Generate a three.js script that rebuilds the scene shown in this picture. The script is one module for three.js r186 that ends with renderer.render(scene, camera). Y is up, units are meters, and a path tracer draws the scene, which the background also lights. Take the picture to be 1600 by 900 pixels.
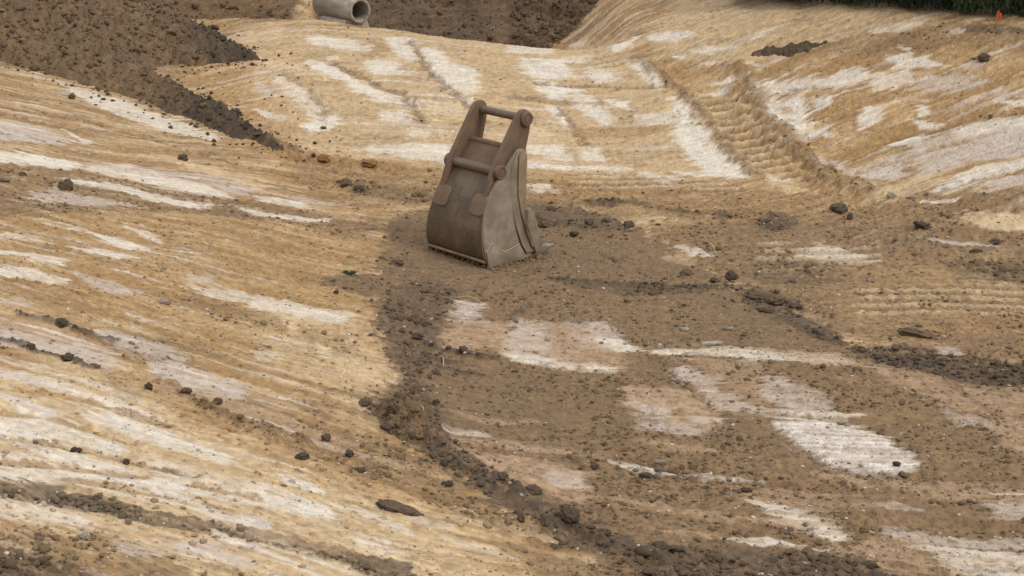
import * as THREE from 'three';
import { mergeGeometries, mergeVertices, toCreasedNormals } from 'three/addons/utils/BufferGeometryUtils.js';

// ---------- camera, sky, sun, exposure ----------
const scene = new THREE.Scene();
const camera = new THREE.PerspectiveCamera(20, 16 / 9, 0.1, 600);
camera.position.set(0, 5, 0);
camera.rotation.set(-18 * Math.PI / 180, 0, 0);
scene.add(camera);

function mulberry(a) { return () => { a |= 0; a = a + 0x6D2B79F5 | 0; let t = Math.imul(a ^ a >>> 15, 1 | a); t = t + Math.imul(t ^ t >>> 7, 61 | t) ^ t; return ((t ^ t >>> 14) >>> 0) / 4294967296; }; }
const rnd = mulberry(20240611);
const PERM = new Uint16Array(2048), GX = new Float32Array(1024), GY = new Float32Array(1024);
{
  const r = mulberry(77), p = [...Array(1024).keys()];
  for (let i = 1023; i > 0; i--) { const j = Math.floor(r() * (i + 1)); [p[i], p[j]] = [p[j], p[i]]; }
  for (let i = 0; i < 2048; i++) PERM[i] = p[i & 1023];
  for (let i = 0; i < 1024; i++) { const a = r() * 6.2832; GX[i] = Math.cos(a); GY[i] = Math.sin(a); }
}
function noise(x, y) {            // gradient noise, about -1 .. 1
  const xi = Math.floor(x), yi = Math.floor(y), fx = x - xi, fy = y - yi, X = xi & 1023, Y = yi & 1023;
  const u = fx * fx * fx * (fx * (fx * 6 - 15) + 10), v = fy * fy * fy * (fy * (fy * 6 - 15) + 10);
  const X1 = (X + 1) & 1023, Y1 = (Y + 1) & 1023;
  const a = PERM[PERM[X] + Y], b = PERM[PERM[X1] + Y], c = PERM[PERM[X] + Y1], d = PERM[PERM[X1] + Y1];
  const na = GX[a] * fx + GY[a] * fy, nb = GX[b] * (fx - 1) + GY[b] * fy, nc = GX[c] * fx + GY[c] * (fy - 1), nd = GX[d] * (fx - 1) + GY[d] * (fy - 1);
  const p = na + (nb - na) * u, q = nc + (nd - nc) * u;
  return (p + (q - p) * v) * 1.5;
}
const ss = (a, b, x) => { const t = Math.min(1, Math.max(0, (x - a) / (b - a))); return t * t * (3 - 2 * t); };
const sp = (t, w) => { const q = t / w; return q > 30 ? t : q < -30 ? 0 : w * Math.log1p(Math.exp(q)); };
const mix = (a, b, t) => a + (b - a) * t;

{ // overcast sky, brighter overhead, soft cloud structure
  const w = 256, h = 128, a = new Float32Array(w * h * 4);
  for (let j = 0; j < h; j++) for (let i = 0; i < w; i++) {
    const el = ((j + .5) / h - .5) * Math.PI, az = i / w * 2 * Math.PI, s = Math.sin(el);
    let L = s > 0 ? 1.3 * (1 + 2 * s) / 3 : .43;
    if (s > 0) L *= 1 + .1 * noise(Math.cos(az) * 2.2 / (s + .35) + 40, Math.sin(az) * 2.2 / (s + .35) + 40);
    const k = (j * w + i) * 4; a[k] = L * 1.0; a[k + 1] = L * .995; a[k + 2] = L * 1.0; a[k + 3] = 1;
  }
  const sky = new THREE.DataTexture(a, w, h, THREE.RGBAFormat, THREE.FloatType);
  sky.mapping = THREE.EquirectangularReflectionMapping; sky.magFilter = THREE.LinearFilter; sky.minFilter = THREE.LinearFilter; sky.wrapS = THREE.RepeatWrapping; sky.needsUpdate = true;
  scene.background = sky; scene.environment = sky;
}
const sun = new THREE.DirectionalLight(new THREE.Color(1, .95, .87), 1.5);
sun.position.set(14, 17, -6); sun.target.position.set(0, 0, -16); scene.add(sun, sun.target);
sun.castShadow = true; sun.shadow.radius = 26; sun.shadow.mapSize.set(2048, 2048);
Object.assign(sun.shadow.camera, { left: -18, right: 18, top: 18, bottom: -18, near: 1, far: 60 });

const renderer = new THREE.WebGLRenderer({ antialias: true });
renderer.setSize(1024, 576);
renderer.toneMapping = THREE.LinearToneMapping;
renderer.toneMappingExposure = 1.0;
renderer.shadowMap.enabled = true;

// ---------- helpers ----------
const taken = {};
function numbered(name) { if (!(name in taken)) { taken[name] = 0; return name; } return name + '_' + String(++taken[name]).padStart(3, '0'); }
function tag(o, label, category, group, kind) { o.userData.label = label; o.userData.category = category; if (group) o.userData.group = group; if (kind) o.userData.kind = kind; return o; }
function structure(o, label, category) { o.userData = { kind: 'structure', label, category }; return o; }
function mesh(name, geo, mat, parent = scene) { const m = new THREE.Mesh(geo, mat); m.name = parent === scene ? numbered(name) : name; m.castShadow = m.receiveShadow = true; parent.add(m); return m; }
function thing(name, label, category, [x, y, z] = [0, 0, 0], turn = 0, group) { const g = new THREE.Group(); g.name = numbered(name); g.position.set(x, y, z); g.rotation.y = turn; tag(g, label, category, group); scene.add(g); return g; }
const lin = c => { c /= 255; return c <= .04045 ? c / 12.92 : Math.pow((c + .055) / 1.055, 2.4); };
const EX = 1.36;                                      // how bright a surface of albedo 1 shows in this light
const shown = (r, g, b) => [lin(r) / EX, lin(g) / EX, lin(b) / EX];
const color = (r, g, b) => new THREE.Color().setRGB(...shown(r, g, b));

function dataTex(w, h, f, srgb = false) {
  const a = new Uint8Array(w * h * 4);
  for (let j = 0; j < h; j++) for (let i = 0; i < w; i++) { const c = f(i / w, j / h, i, j), k = (j * w + i) * 4; a[k] = c[0]; a[k + 1] = c[1]; a[k + 2] = c[2]; a[k + 3] = 255; }
  const t = new THREE.DataTexture(a, w, h); t.wrapS = t.wrapT = THREE.RepeatWrapping; t.magFilter = THREE.LinearFilter; t.minFilter = THREE.LinearMipmapLinearFilter; t.generateMipmaps = true;
  if (srgb) t.colorSpace = THREE.SRGBColorSpace; t.needsUpdate = true; return t;
}
// tileable noise: n cells per tile, blended at the borders
function tnoise(u, v, n, o = 0) {
  const wu = ss(.8, 1, u), wv = ss(.8, 1, v), f = (a, b) => noise(a * n + o, b * n + o * 1.7);
  const a = f(u, v), b = wu > 0 ? f(u - 1, v) : a;
  const c = wv > 0 ? f(u, v - 1) : a, d = wu > 0 && wv > 0 ? f(u - 1, v - 1) : (wu > 0 ? b : c);
  return mix(mix(a, b, wu), mix(c, d, wu), wv);
}

// ---------- soil materials ----------
const soilGrain = (() => {
  const N = 1024, hgt = new Float32Array(N * N);
  for (let j = 0; j < N; j++) for (let i = 0; i < N; i++) {
    const u = i / N, v = j / N;
    const a = tnoise(u, v, 19, 3), b = tnoise(u, v, 43, 11), c = tnoise(u, v, 95, 19);
    hgt[j * N + i] = .5 + .2 * a + .2 * b + .16 * c + .22 * Math.max(0, b * 1.2 + c * .6 - .45);
  }
  const map = dataTex(N, N, (u, v, i, j) => {
    const h = hgt[j * N + i], s = tnoise(u, v, 60, 31), w = tnoise(u, v, 52, 43);
    let k = .80 + .40 * (h - .53) + .06 * tnoise(u, v, 9, 5);
    if (s > .5) k -= .32 * Math.min(1, (s - .5) * 5);
    if (w > .6) k += .2 * Math.min(1, (w - .66) * 6);
    k = Math.min(1, Math.max(.2, k)) * 255; return [k, k * .99, k * .975];
  });
  const bump = dataTex(N, N, (u, v, i, j) => { const h = Math.min(255, Math.max(0, hgt[j * N + i] * 255)); return [h, h, h]; });
  return { map, bump };
})();
const GRAIN = .80;                                    // mean of the grain map
const TILE = 1.7;
const groundMat = new THREE.MeshStandardMaterial({ vertexColors: true, map: soilGrain.map, bumpMap: soilGrain.bump, bumpScale: .022, roughness: .95 });
const soilMat = new THREE.MeshStandardMaterial({ vertexColors: true, map: soilGrain.map, bumpMap: soilGrain.bump, bumpScale: .035, roughness: 1 });

// ---------- the lie of the land ----------
function macro(x, d) {            // x to the right, d away from where the photographer stands
  const hL = .24 * sp(.3 - (d - 9.7) * .265 - x, .5);
  const C = .97 - .085 * Math.min(Math.max(x, -3), .8);
  let hB = .27 * sp(d - 20, .5); hB -= sp(hB - C, .06);
  const s = Math.min(.87 * (x - 3.9) + .49 * (d - 19.2), .707 * (x - 3.9) + .707 * (d - 19.2) + .6);
  let h = Math.cbrt(hL ** 3 + hB ** 3) + .30 * sp(s, .4);
  h -= sp(h - (3 - 1.32 * ss(0, 2.5, x)), .08);
  h -= .55 * ss(0, .9, d - (20 + C / .27 + .35)) * (1 - ss(.6, 2, x));
  let nb = .8 * sp(6 - d, .3); nb -= sp(nb - 3.3, .2);
  return h + nb;
}
// worked soil: scraped pale clay, ochre sand, brown and black topsoil; places in metres (x, distance)
const PATCHES = [
[2,0.55,0.3,0.5,[-4.01,24.34,-1.92,24.53,1,25.53,1.81,22.95,2.53,21.1,2.87,19.53,0.8,19.86,-0.81,20.15,-2.62,20.43,-3.49,21.93]],
[3,0.5,0.25,0.3,[-4.97,23.38,-3.67,23.29,-2.62,20.43,-1.54,19.02,-2.27,18.74,-3.54,21.14]],
[3,0.8,0.25,0.3,[-3.07,20.69,-1.94,20.14,-0.8,20,1.57,19.46,3.86,19.1,4.04,18.12,2.18,17.85,0.75,18.39,-0.91,18.65,-1.76,18.02,-2.77,19.09]],
[4,0.6,0.25,0.6,[-2.96,20.49,-1.93,19.99,-0.8,19.86,1.56,19.33,3.83,18.93,4.04,18.12,2.18,17.85,0.75,18.39,-0.91,18.65,-1.76,18.02,-2.52,18.92]],
[2,0.55,0.25,0.55,[1.96,23.82,2.9,25.76,4.74,24.34,5.81,22.52,4.85,22.49,3.82,22.57,2.67,22.5]],
[3,0.8,0.2,0.35,[1.82,23.05,3.17,22.3,3.96,22.35,7.18,21.28,6.76,19.76,4.8,19.97,3.86,19.1,3.07,20.13]],
[4,0.65,0.2,0.3,[3.88,22.38,4.85,22.49,5.85,22.33,7.27,21.58,7.15,21.17,5.96,21.65,5.16,21.86,4.35,22.07]],
[4,0.9,0.3,0.35,[1.42,17.46,2.57,18.11,4.39,18.03,5.92,16.9,4.62,12.78,3.36,13.4,2.48,14.99,1.87,16.25]],
[5,0.5,0.25,0.6,[1.54,17.2,2.9,17.84,5.88,16.76,4.81,13.4,3.41,13.64,2.66,14.99]],
[3,0.4,0.25,0.5,[3.04,16.48,5.83,16.6,5.03,14.06,3.43,13.72,3.06,14.79]],
[4,0.85,0.2,0.3,[3.9,18.15,4.61,18.37,6.24,17.97,6.03,17.26,4.85,17.55]],
[4,0.95,0.15,0.35,[-5.72,16.54,-4.84,17.17,-4.18,17.28,-2.89,17.86,-1.43,17.55,-1.65,16.85,-2.75,16.91,-3.91,16.05,-4.56,15.16,-5.02,14.35]],
[3,0.75,0.3,0.4,[-5.02,14.35,-3.88,15.92,-2.62,16.95,-1.38,16.88,-1.26,15.31,-0.93,12.37,-1.51,12.02,-2.84,12.43,-4.46,12.61]],
[2,0.5,0.2,0.4,[-2.27,13.71,-1.39,13.93,-0.95,12.52,-1.22,12.12,-1.92,12.42]],
[2,0.75,0.25,0.6,[-3.87,10.76,-3.03,11.1,-2.3,10.87,-1.42,10.37,-0.69,9.94,0.23,8.68,-1.72,7.83,-2.24,8.6,-3.3,8.98]],
[3,0.7,0.12,0.5,[-3.07,11.46,-2.11,11.14,-1.36,10.66,-0.69,10.05,-0.85,9.86,-1.52,10.18,-2.25,10.63]],
[4,0.7,0.15,0.3,[-2.67,11.36,-2.24,11.33,-1.66,11.23,-0.85,11.08,-0.18,10.39,0.42,9.62,0.08,9.63,-0.61,10.09,-1.34,10.48,-1.82,10.74,-2.42,11.05]],
[5,0.97,0.14,0.08,[-1.42,17.5,-1.18,18.1,-0.9,18.56,-0.3,18.74,0.38,18.64,0.97,18.31,1.48,17.25,2.04,16.03,2.48,14.99,3.03,13.72,3.69,13.16,4.63,12.81,3.38,8.91,0.82,8.81,0.34,9.78,-0.27,10.41,-0.66,11.04,-1.11,11.65,-0.96,12.16,-0.91,12.38,-1.05,12.98,-1.24,13.78,-1.27,14.63,-1.58,14.78,-1.9,14.99,-1.7,15.35,-1.38,15.61,-1.38,16.22,-1.36,16.8]],
[4,0.6,0.35,0.55,[0,13.32,1.14,13.72,2.8,13.4,4.57,12.64,3.38,8.91,2.3,9.57,1.71,9.84,0.78,9.97,0.45,10.44,0.68,11.4]],
[4,0.45,0.3,0.5,[-0.67,14.65,0,15.57,1.27,15.39,1.79,14.42,1.01,13.38,0,12.68,-0.53,12.55]],
[5,0.8,0.25,0.3,[-0.6,13.01,0.88,13.07,1.02,12.06,0.78,11.53,-0.49,11.66]],
[5,0.8,0.12,0.3,[1.01,13.38,1.34,13.39,1.6,12.21,1.92,11.95,2.17,11.32,1.85,11.44,1.38,11.56,1.07,12.07]],
[6,0.6,0.15,0.3,[-1.17,11.54,-1.03,12.31,-0.84,12.58,-0.55,11.93,-0.47,11.13,-0.18,10.68,0.13,10.32,0.56,9.94,1.18,9.72,0.82,9.41,0.34,9.75,-0.18,10.33,-0.65,10.98]],
[6,0.5,0.12,0.3,[-1.21,14.66,-0.89,15.44,-0.5,15.3,-0.65,14.26,-0.61,13.18,-0.83,12.42,-1.03,12.99,-1.23,13.82]],
[6,0.45,0.1,0.3,[-0.82,18.45,0.3,18.58,0.96,18.2,1.41,17.3,0.99,17.41,0.36,17.71]],
[6,0.6,0.1,0.3,[0.84,9.62,1.7,9.78,2.11,9.68,2.29,9.56,2.83,8.94,2.74,8.87,0.77,8.77]],
[6,0.75,0.08,0.2,[2.42,14.64,2.67,14.64,2.96,14.24,3.02,13.61,2.81,13.77,2.6,14.2]],
[6,0.8,0.08,0.25,[2.93,13.64,3.42,13.67,3.83,13.51,4.24,13.35,4.77,13.27,4.61,12.75,3.88,12.83,3.56,13.05,3.17,13.3]],
[6,0.7,0.08,0.2,[2.22,15.39,2.54,15.43,2.75,15.15,2.78,14.79,2.49,14.64,2.28,14.89]],
[6,0.6,0.06,0.5,[0.39,15.69,1.28,15.59,2.1,15.49,1.88,15.22,1.12,15.14,0.51,15.38]],
[6,0.7,0.08,0.3,[2.78,18.03,3.07,18.23,3.26,17.75,2.94,17.4,2.75,17.53]],
[6,0.55,0.06,0.3,[0.91,18.74,1.36,18.72,1.27,18.39,0.94,18.47]],
[6,0.6,0.06,0.3,[6.09,22.06,6.38,22.02,7.24,21.49,7.2,21.33,6.4,21.76,6.11,21.96]],
[6,0.6,0.15,0.6,[4.46,16.23,5.71,16.2,5.47,15.46,4.49,15.59]],
[6,0.5,0.15,0.6,[2.56,16.48,3.33,16.25,3.4,15.59,2.79,15.39,2.4,15.81]],
[6,0.5,0.1,0.5,[-2.19,19.38,-1.88,19.41,-1.23,19.06,-0.76,18.74,-1.2,18.53,-1.82,18.79]],
[6,0.75,0.05,0.3,[-3.3,8.98,-2.97,9.13,-2.66,9.1,-2.42,9.07,-2.18,9.02,-1.87,9.04,-1.57,9.06,-1.3,9.05,-0.94,9.01,-0.63,9.03,-0.52,8.35,-0.92,8.77,-1.23,8.86,-1.54,8.87,-1.8,8.83,-2.13,8.8,-2.45,8.87,-2.74,8.85,-3.22,8.72]],
[4,0.8,0.08,0.5,[-3.09,8.31,-2.4,8.51,-1.98,8.44,-1.34,7.98,-2.76,7.29]],
[6,0.7,0.06,0.3,[-3,8.02,-2.62,8.14,-2.41,8.14,-2.02,7.65,-2.76,7.29]],
[3,0.6,0.08,0.4,[0.89,21.29,2.04,21.33,2.1,21.03,0.83,20.79]],
[3,0.7,0.06,0.4,[-2.44,23.87,-1.88,23.97,-1.74,23.59,-1.94,23.46,-2.37,23.63]],
[3,0.6,0.04,0.3,[-0.94,21.52,-0.86,21.48,-0.76,21.07,-0.89,21.15]],
[4,0.6,0.05,0.3,[-3.15,11.82,-3.03,11.92,-2.57,11.93,-2.67,11.61,-2.96,11.6]],
[4,0.5,0.1,0.5,[-3.07,13.56,-2.67,13.76,-2.14,13.6,-1.44,13.31,-1.3,12.93,-2.01,13.09,-2.76,13.34]],
[7,0.6,0.06,0.2,[-4.22,11.84,-3.69,12.01,-3.21,11.86,-3.09,11.78,-3.06,11.55,-3.47,11.56,-4.1,11.48]],
[7,0.6,0.08,0.3,[-2.6,11.25,-2.23,11.25,-1.65,11.16,-1.12,10.94,-1.28,10.75,-1.84,10.87,-2.43,11.08]],
[7,0.6,0.05,0.3,[-1.97,9.14,-1.49,9.08,-0.94,9.01,-1.16,8.9,-1.63,8.94]],
[0,0.8,0,0.26,[-6.08,21.78,-5.21,21.5,-3.82,20.74,-3.82,20.51,-4.52,20.56,-5.43,21.02]],
[1,0.9,0,0.26,[-6.39,18.64,-5.6,18.97,-5.17,18.57,-5.38,18.14,-6.05,17.59]],
[0,0.9,0,0.26,[-5.36,19.15,-4.95,18.88,-5.03,18.77]],
[0,1,0,0.26,[-5.85,16.95,-5.21,17.52,-4.9,17.53,-4.72,17.44,-4.85,17.2,-5.2,17.12,-5.73,16.6]],
[0,0.8,0,0.26,[-4.71,17.34,-4.34,18.14,-4.29,18.05,-4.39,17.59,-4.34,17.35,-4.49,17.4]],
[0,1,0,0.26,[-4.34,17.74,-4.08,18.08,-3.7,17.96,-3.32,17.84,-3.16,17.72,-3.49,17.63,-3.97,17.55,-4.23,17.49]],
[1,0.8,0,0.26,[-3.38,18.18,-3.1,18.3,-3.07,18,-3.26,17.94]],
[0,0.9,0,0.26,[-4.7,16.78,-4.43,16.87,-4.13,17.02,-3.71,16.95,-3.3,17.14,-3.5,16.77,-3.87,16.76,-4.21,16.78,-4.46,16.75]],
[1,0.75,0,0.26,[-4.81,15.64,-4.64,16.18,-4.33,16.21,-3.9,16.32,-4.16,16.02,-4.48,15.81,-4.61,15.59]],
[1,0.5,0,0.26,[-4.79,17.67,-4.17,18.2,-3.51,18.51,-2.75,18.36,-3.42,18.02,-4.09,17.79]],
[2,0.8,0,0.26,[-4.27,19.01,-3.58,18.95,-2.86,18.63,-2.98,18.43,-3.75,18.62]],
[0,0.9,0,0.26,[-2.99,17.34,-2.67,17.32,-2.07,17.42,-2.31,17.22,-2.78,17.08]],
[0,0.9,0,0.26,[-3.93,14.91,-3.66,14.93,-3.45,14.79,-3.58,14.71,-3.8,14.76]],
[0,0.9,0,0.26,[-4.02,14.29,-3.77,14.41,-3.48,14.41,-3.65,14.27,-3.85,14.25]],
[0,0.9,0,0.26,[-4.79,13.62,-4.27,13.83,-3.95,13.78,-3.94,13.64,-4.16,13.62,-4.27,13.71,-4.75,13.51]],
[0,0.9,0,0.26,[-4.61,13.08,-4.21,13.33,-4.03,13.24,-3.84,13.25,-3.88,13.1,-4.1,13.12,-4.56,12.91]],
[0,0.6,0,0.26,[-4.95,14.13,-4.4,14.39,-4.21,14.32,-4.42,14.26,-4.91,14.01]],
[0,0.7,0,0.26,[-3.81,15.48,-3.56,15.46,-3.37,15.14,-3.47,15.18,-3.66,15.35]],
[1,0.8,0,0.26,[-2.96,14.12,-2.78,14.36,-2.75,14.2,-2.88,14]],
[1,0.6,0,0.28,[-3.79,13.58,-3.46,13.55,-3.21,13.43,-3.55,13.28]],
[0,0.9,0,0.26,[-2.88,18.05,-2.65,18.17,-2.59,17.93,-2.85,17.83]],
[0,0.9,0,0.26,[-2.56,18.17,-2.43,18.21,-2.3,17.93,-2.51,17.94]],
[1,0.6,0,0.26,[-2.67,18.33,-2.38,18.39,-1.93,18.32,-2.21,18.17]],
[0,0.85,0,0.26,[-2.02,20.53,-1.25,20.74,-0.83,20.74,-0.85,20.25,-1.47,20.39]],
[0,0.95,0,0.26,[0.17,20.79,0.65,20.79,0.7,20.29,0.33,20.49]],
[0,0.9,0,0.26,[0.87,20.54,1.07,20.58,1.14,20.25,0.94,20.29]],
[0,0.9,0,0.26,[0.2,20.21,0.57,20.12,1.45,19.97,1.28,19.86,0.8,20,0.24,20]],
[0,0.8,0,0.26,[0.2,19.33,0.39,19.28,0.54,19.07,0.31,19.02]],
[0,1,0,0.26,[2.18,21.91,2.37,21.66,2.57,20.66,2.74,20.08,2.88,19.6,2.53,19.63,2.37,19.97,2.29,20.41,2.13,20.94,2.23,21.31]],
[0,0.7,0,0.26,[1.62,19.81,2.08,19.67,1.97,19.57,1.59,19.7]],
[0,0.9,0,0.26,[1.6,19.6,2.06,19.45,1.96,19.43]],
[0,0.8,0,0.26,[1.96,19.9,2.38,19.73,2.3,19.66]],
[7,0.8,0,0.26,[1.62,16.48,1.87,16.6,1.87,16.25,1.7,16.3]],
[0,0.7,0,0.26,[1.8,16.79,1.99,16.76,2.13,16.53,1.93,16.53]],
[1,0.95,0,0.26,[3.75,19.84,3.99,19.84,4.12,19.51,4.38,19.45,4.87,19.59,5.03,19.6,4.66,19.31,4.77,19.1,4.6,19.03,4.34,19.22,4.14,19.37,4,19.46]],
[0,0.95,0,0.26,[4.97,18.52,5.27,18.69,5.61,18.84,6.44,18.65,6.38,18.45,5.7,18.63,5.3,18.49,5.02,18.39]],
[1,0.9,0,0.26,[4.96,19.81,5.32,19.87,5.81,19.97,6.74,19.7,6.46,18.72,5.8,19,5.37,19.09,4.9,19.02]],
[0,0.7,0,0.26,[5.56,19.91,6.73,19.64,6.66,19.42,5.52,19.73]],
[1,0.8,0,0.26,[5.51,18.47,5.81,18.48,6.28,18.11,5.66,18.2]],
[1,0.8,0,0.26,[5.33,18.2,5.62,18.18,5.42,18.09]],
[0,0.7,0,0.26,[4.66,18.27,5.13,18.12,5.05,18.06,4.71,18.18]],
[0,0.7,0,0.26,[5.02,17.52,5.18,17.53,5.12,17.45]],
[2,0.8,0,0.26,[5.02,17.68,6.03,17.26,5.91,16.87,5.2,17.28]],
[1,0.7,0,0.26,[4.4,17.12,4.71,16.96,5.18,16.67,4.8,16.78]],
[0,0.8,0,0.26,[3.3,16.83,3.66,16.56,3.79,16.36,3.36,16.43,2.96,16.43]],
[0,0.8,0,0.26,[3.16,19.58,3.34,19.46,3.43,19.3,3.18,19.44]],
[2,0.8,0,0.26,[3.13,19.43,3.61,19.01,3.3,18.99]],
[0,0.8,0,0.26,[-2.98,24.09,-2.54,23.99,-2.05,23.76,-2.14,23.63,-2.61,23.71,-2.9,23.8]],
[0,0.85,0,0.26,[-1.84,24.08,-1.51,24.12,-1.36,23.33,-1.46,23.17,-1.65,23.55]],
[0,1,0,0.26,[-1.3,23.65,-1.11,23.61,-0.91,23.13,-0.54,22.92,-0.51,22.33,-0.7,22.14,-0.89,22.39,-1.08,22.88,-1.24,23.29]],
[0,0.9,0,0.26,[-0.7,22.1,-0.52,22.02,-0.57,21.89,-0.65,21.93]],
[0,0.9,0,0.26,[-2.04,23.19,-1.65,23.21,-1.59,22.96,-1.35,22.82,-1.8,22.76,-2.03,22.88]],
[0,0.95,0,0.26,[-2.88,23.18,-2.6,23.12,-2.29,22.76,-2.09,22.42,-1.76,22.21,-1.48,21.95,-1.84,22.02,-2.12,22.27,-2.42,22.66,-2.72,22.92]],
[0,0.9,0,0.26,[-1.73,21.72,-1.47,21.66,-1.33,21.48,-1.54,21.41,-1.69,21.46]],
[0,0.9,0,0.26,[-1.45,22.14,-1.31,21.95,-1.21,21.72,-1.35,21.83]],
[0,0.95,0,0.26,[-2.76,21.31,-2.57,21.5,-2.31,21.5,-2.42,21.24,-2.62,21.13]],
[0,0.7,0,0.26,[-3.23,22.72,-2.93,22.42,-2.61,21.85,-2.54,21.48,-2.78,21.81,-3.08,22.19,-3.31,22.62]],
[2,0.9,0,0.26,[-3.08,22.92,-2.71,22.82,-2.54,22.56,-2.86,22.62]],
[1,0.85,0,0.26,[-3.57,22.52,-3.36,22.32,-3.24,22.09,-3.48,22.21]],
[0,0.7,0,0.26,[-3.46,21.74,-3.09,21.57,-3.04,21.45,-3.4,21.59]],
[2,0.95,0,0.26,[-3.57,23.22,-3.11,23.23,-3.04,22.96,-3.35,22.96]],
[0,0.9,0,0.26,[-2.67,23.37,-2.53,23.39,-2.48,23.29,-2.64,23.27]],
[2,0.9,0,0.26,[-1.17,21.85,-0.74,21.98,-0.67,21.46,-0.92,21.28,-1.15,21.46]],
[0,0.6,0,0.26,[-1.35,21.2,-1.1,21.15,-1.11,20.96,-1.34,20.98]],
[0,0.8,0,0.26,[0,23.88,0.51,26.19,0.54,23.5,0,23.54]],
[0,1,0,0.26,[0.14,23.32,0.73,23.28,0.81,22.81,0.63,22.67,0.45,22.59,0.25,22.74]],
[0,1,0,0.26,[0.37,22.56,0.71,22.47,0.79,22.13,0.57,22.04,0.44,22.21]],
[0,0.7,0,0.26,[0.74,23.39,1.1,23.34,1.05,23.17,0.73,23.23]],
[0,0.75,0,0.26,[1.07,22.99,1.35,22.82,1.48,22.61,1.25,22.56,1.12,22.76]],
[0,0.95,0,0.26,[1.65,23.05,1.84,23,2.06,22.36,2.03,22.26,1.85,22.54]],
[0,0.85,0,0.26,[0.8,22.41,0.97,22.22,1.13,21.93,1.33,21.46,1.23,21.34,1.03,21.66,0.87,21.94]],
[0,0.9,0,0.26,[1.27,22.02,1.61,21.94,1.56,21.76,1.35,21.85]],
[0,0.95,0,0.26,[0.48,21.85,0.63,21.83,0.77,21.38,0.79,21.22,0.68,21.35,0.56,21.64]],
[0,0.8,0,0.26,[1.71,21.5,2.1,21.53,2.13,21.32,1.83,21.31]],
[2,0.9,0,0.26,[0.17,21.29,0.59,21.11,0.83,20.79,0.17,20.83]],
[0,0.9,0,0.26,[1.45,23.77,1.73,23.83,1.88,23.98,1.72,23.67,1.52,23.48]],
[0,0.9,0,0.26,[1.97,23.91,2.33,23.77,2.59,23.54,2.35,23.45,2.13,23.57]],
[0,0.7,0,0.26,[2.54,23.05,3.16,22.94,2.79,22.84]],
[0,0.7,0,0.26,[0.91,25.84,1.15,25.47,1.1,25.34,0.96,25.57]],
[0,0.85,0,0.26,[2.72,22.12,3.03,22.21,3.08,22.14,2.97,22.06]],
[0,0.85,0,0.26,[2.69,21.89,3.04,21.93,2.79,21.82]],
[0,0.8,0,0.26,[2.28,22.99,2.44,22.95,2.39,22.88]],
[0,0.6,0,0.26,[2.6,22.72,2.98,22.6,2.76,22.58]],
[0,0.6,0,0.26,[3.15,22.54,3.44,22.35,3.39,22.32]],
[0,0.8,0,0.26,[3.22,21.95,3.47,21.88,4.12,21.69,4.17,21.48,3.61,21.65,3.26,21.64]],
[0,0.95,0,0.26,[4.16,21.66,4.54,21.69,4.74,21.61,4.71,21.47,4.41,21.4,4.21,21.44]],
[0,0.9,0,0.26,[5.07,21.83,5.27,21.77,5.53,21.61,5.51,21.51,5.73,21.37,5.26,21.51,5.07,21.59]],
[0,0.7,0,0.26,[5.22,21.97,5.38,21.91,5.33,21.83]],
[0,0.8,0,0.26,[4.8,21.47,5.07,21.37,5.24,21.41,5.23,21.16,4.79,21.22]],
[1,0.8,0,0.26,[5.44,21.18,5.9,21.02,6.05,20.79,5.76,20.77,5.39,20.93,5.26,21.1]],
[1,0.6,0,0.26,[5.88,21.32,6.15,21.23,6.08,21.1,5.9,21.19]],
[0,0.95,0,0.26,[3.41,21.46,3.82,21.37,3.82,21.08,3.86,20.67,3.62,20.59,3.47,20.96,3.37,21.15]],
[0,0.9,0,0.26,[3.99,21.3,4.19,21.22,4.17,21.09,4.02,21.05]],
[0,0.9,0,0.26,[4.56,20.84,4.7,20.81,4.68,20.61,4.76,20.53,4.65,20.44,4.45,20.43]],
[0,0.85,0,0.26,[5.19,20.63,5.29,20.62,5.3,20.43,5.2,20.4]],
[1,0.6,0,0.26,[5.16,20.8,5.35,20.71,5.32,20.65]],
[0,0.8,0,0.26,[5.08,20.34,5.41,20.1,5.22,20.1,5.15,20.15]],
[0,0.9,0,0.26,[6.07,20.37,6.8,19.91,6.77,19.8,6.08,20.26]],
[0,0.85,0,0.26,[4.64,19.97,5.12,20.04,5.19,19.97,4.78,19.88]],
[0,0.8,0,0.26,[3.97,20.5,4.09,20.48,4.1,20.37,4,20.38]],
[0,0.7,0,0.26,[3.7,20.58,4.11,20.6,4.01,20.48,3.71,20.38]],
[0,0.6,0,0.26,[5.29,22.52,5.61,22.38,5.42,22.33,4.93,22.48]],
[0,0.6,0,0.26,[5.9,22.13,6.08,22.02,6.03,21.96,5.91,22.03]],
[1,0.6,0,0.26,[6.14,20.49,6.87,20.15,6.84,20.02,6.15,20.38]],
[1,1,0,0.28,[-4.13,11.58,-3.61,11.71,-3.39,11.63,-3.06,11.63,-2.92,11.41,-3.13,11.33,-3.53,11.43,-4.06,11.35]],
[1,0.7,0,0.28,[-3.28,12.13,-2.92,12.09,-2.59,11.91,-2.76,11.78,-3.07,11.88]],
[1,1,0,0.28,[-2.7,11.63,-2.58,11.75,-2.29,11.63,-1.98,11.47,-2.1,11.31,-2.38,11.33,-2.63,11.39]],
[0,0.9,0,0.28,[-3.45,10.35,-3.3,10.31,-3.12,10.24,-3.02,10.11,-3.16,10.08,-3.31,10.17]],
[0,0.6,0,0.28,[-3.85,10.7,-3.47,10.89,-3.18,10.83,-2.93,10.72,-3.14,10.68,-3.42,10.7]],
[0,0.9,0,0.28,[-2.91,10.45,-2.66,10.49,-2.37,10.35,-2.18,10.27,-1.93,10.08,-2.02,10.06,-2.29,10.14,-2.6,10.23,-2.83,10.3]],
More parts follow.
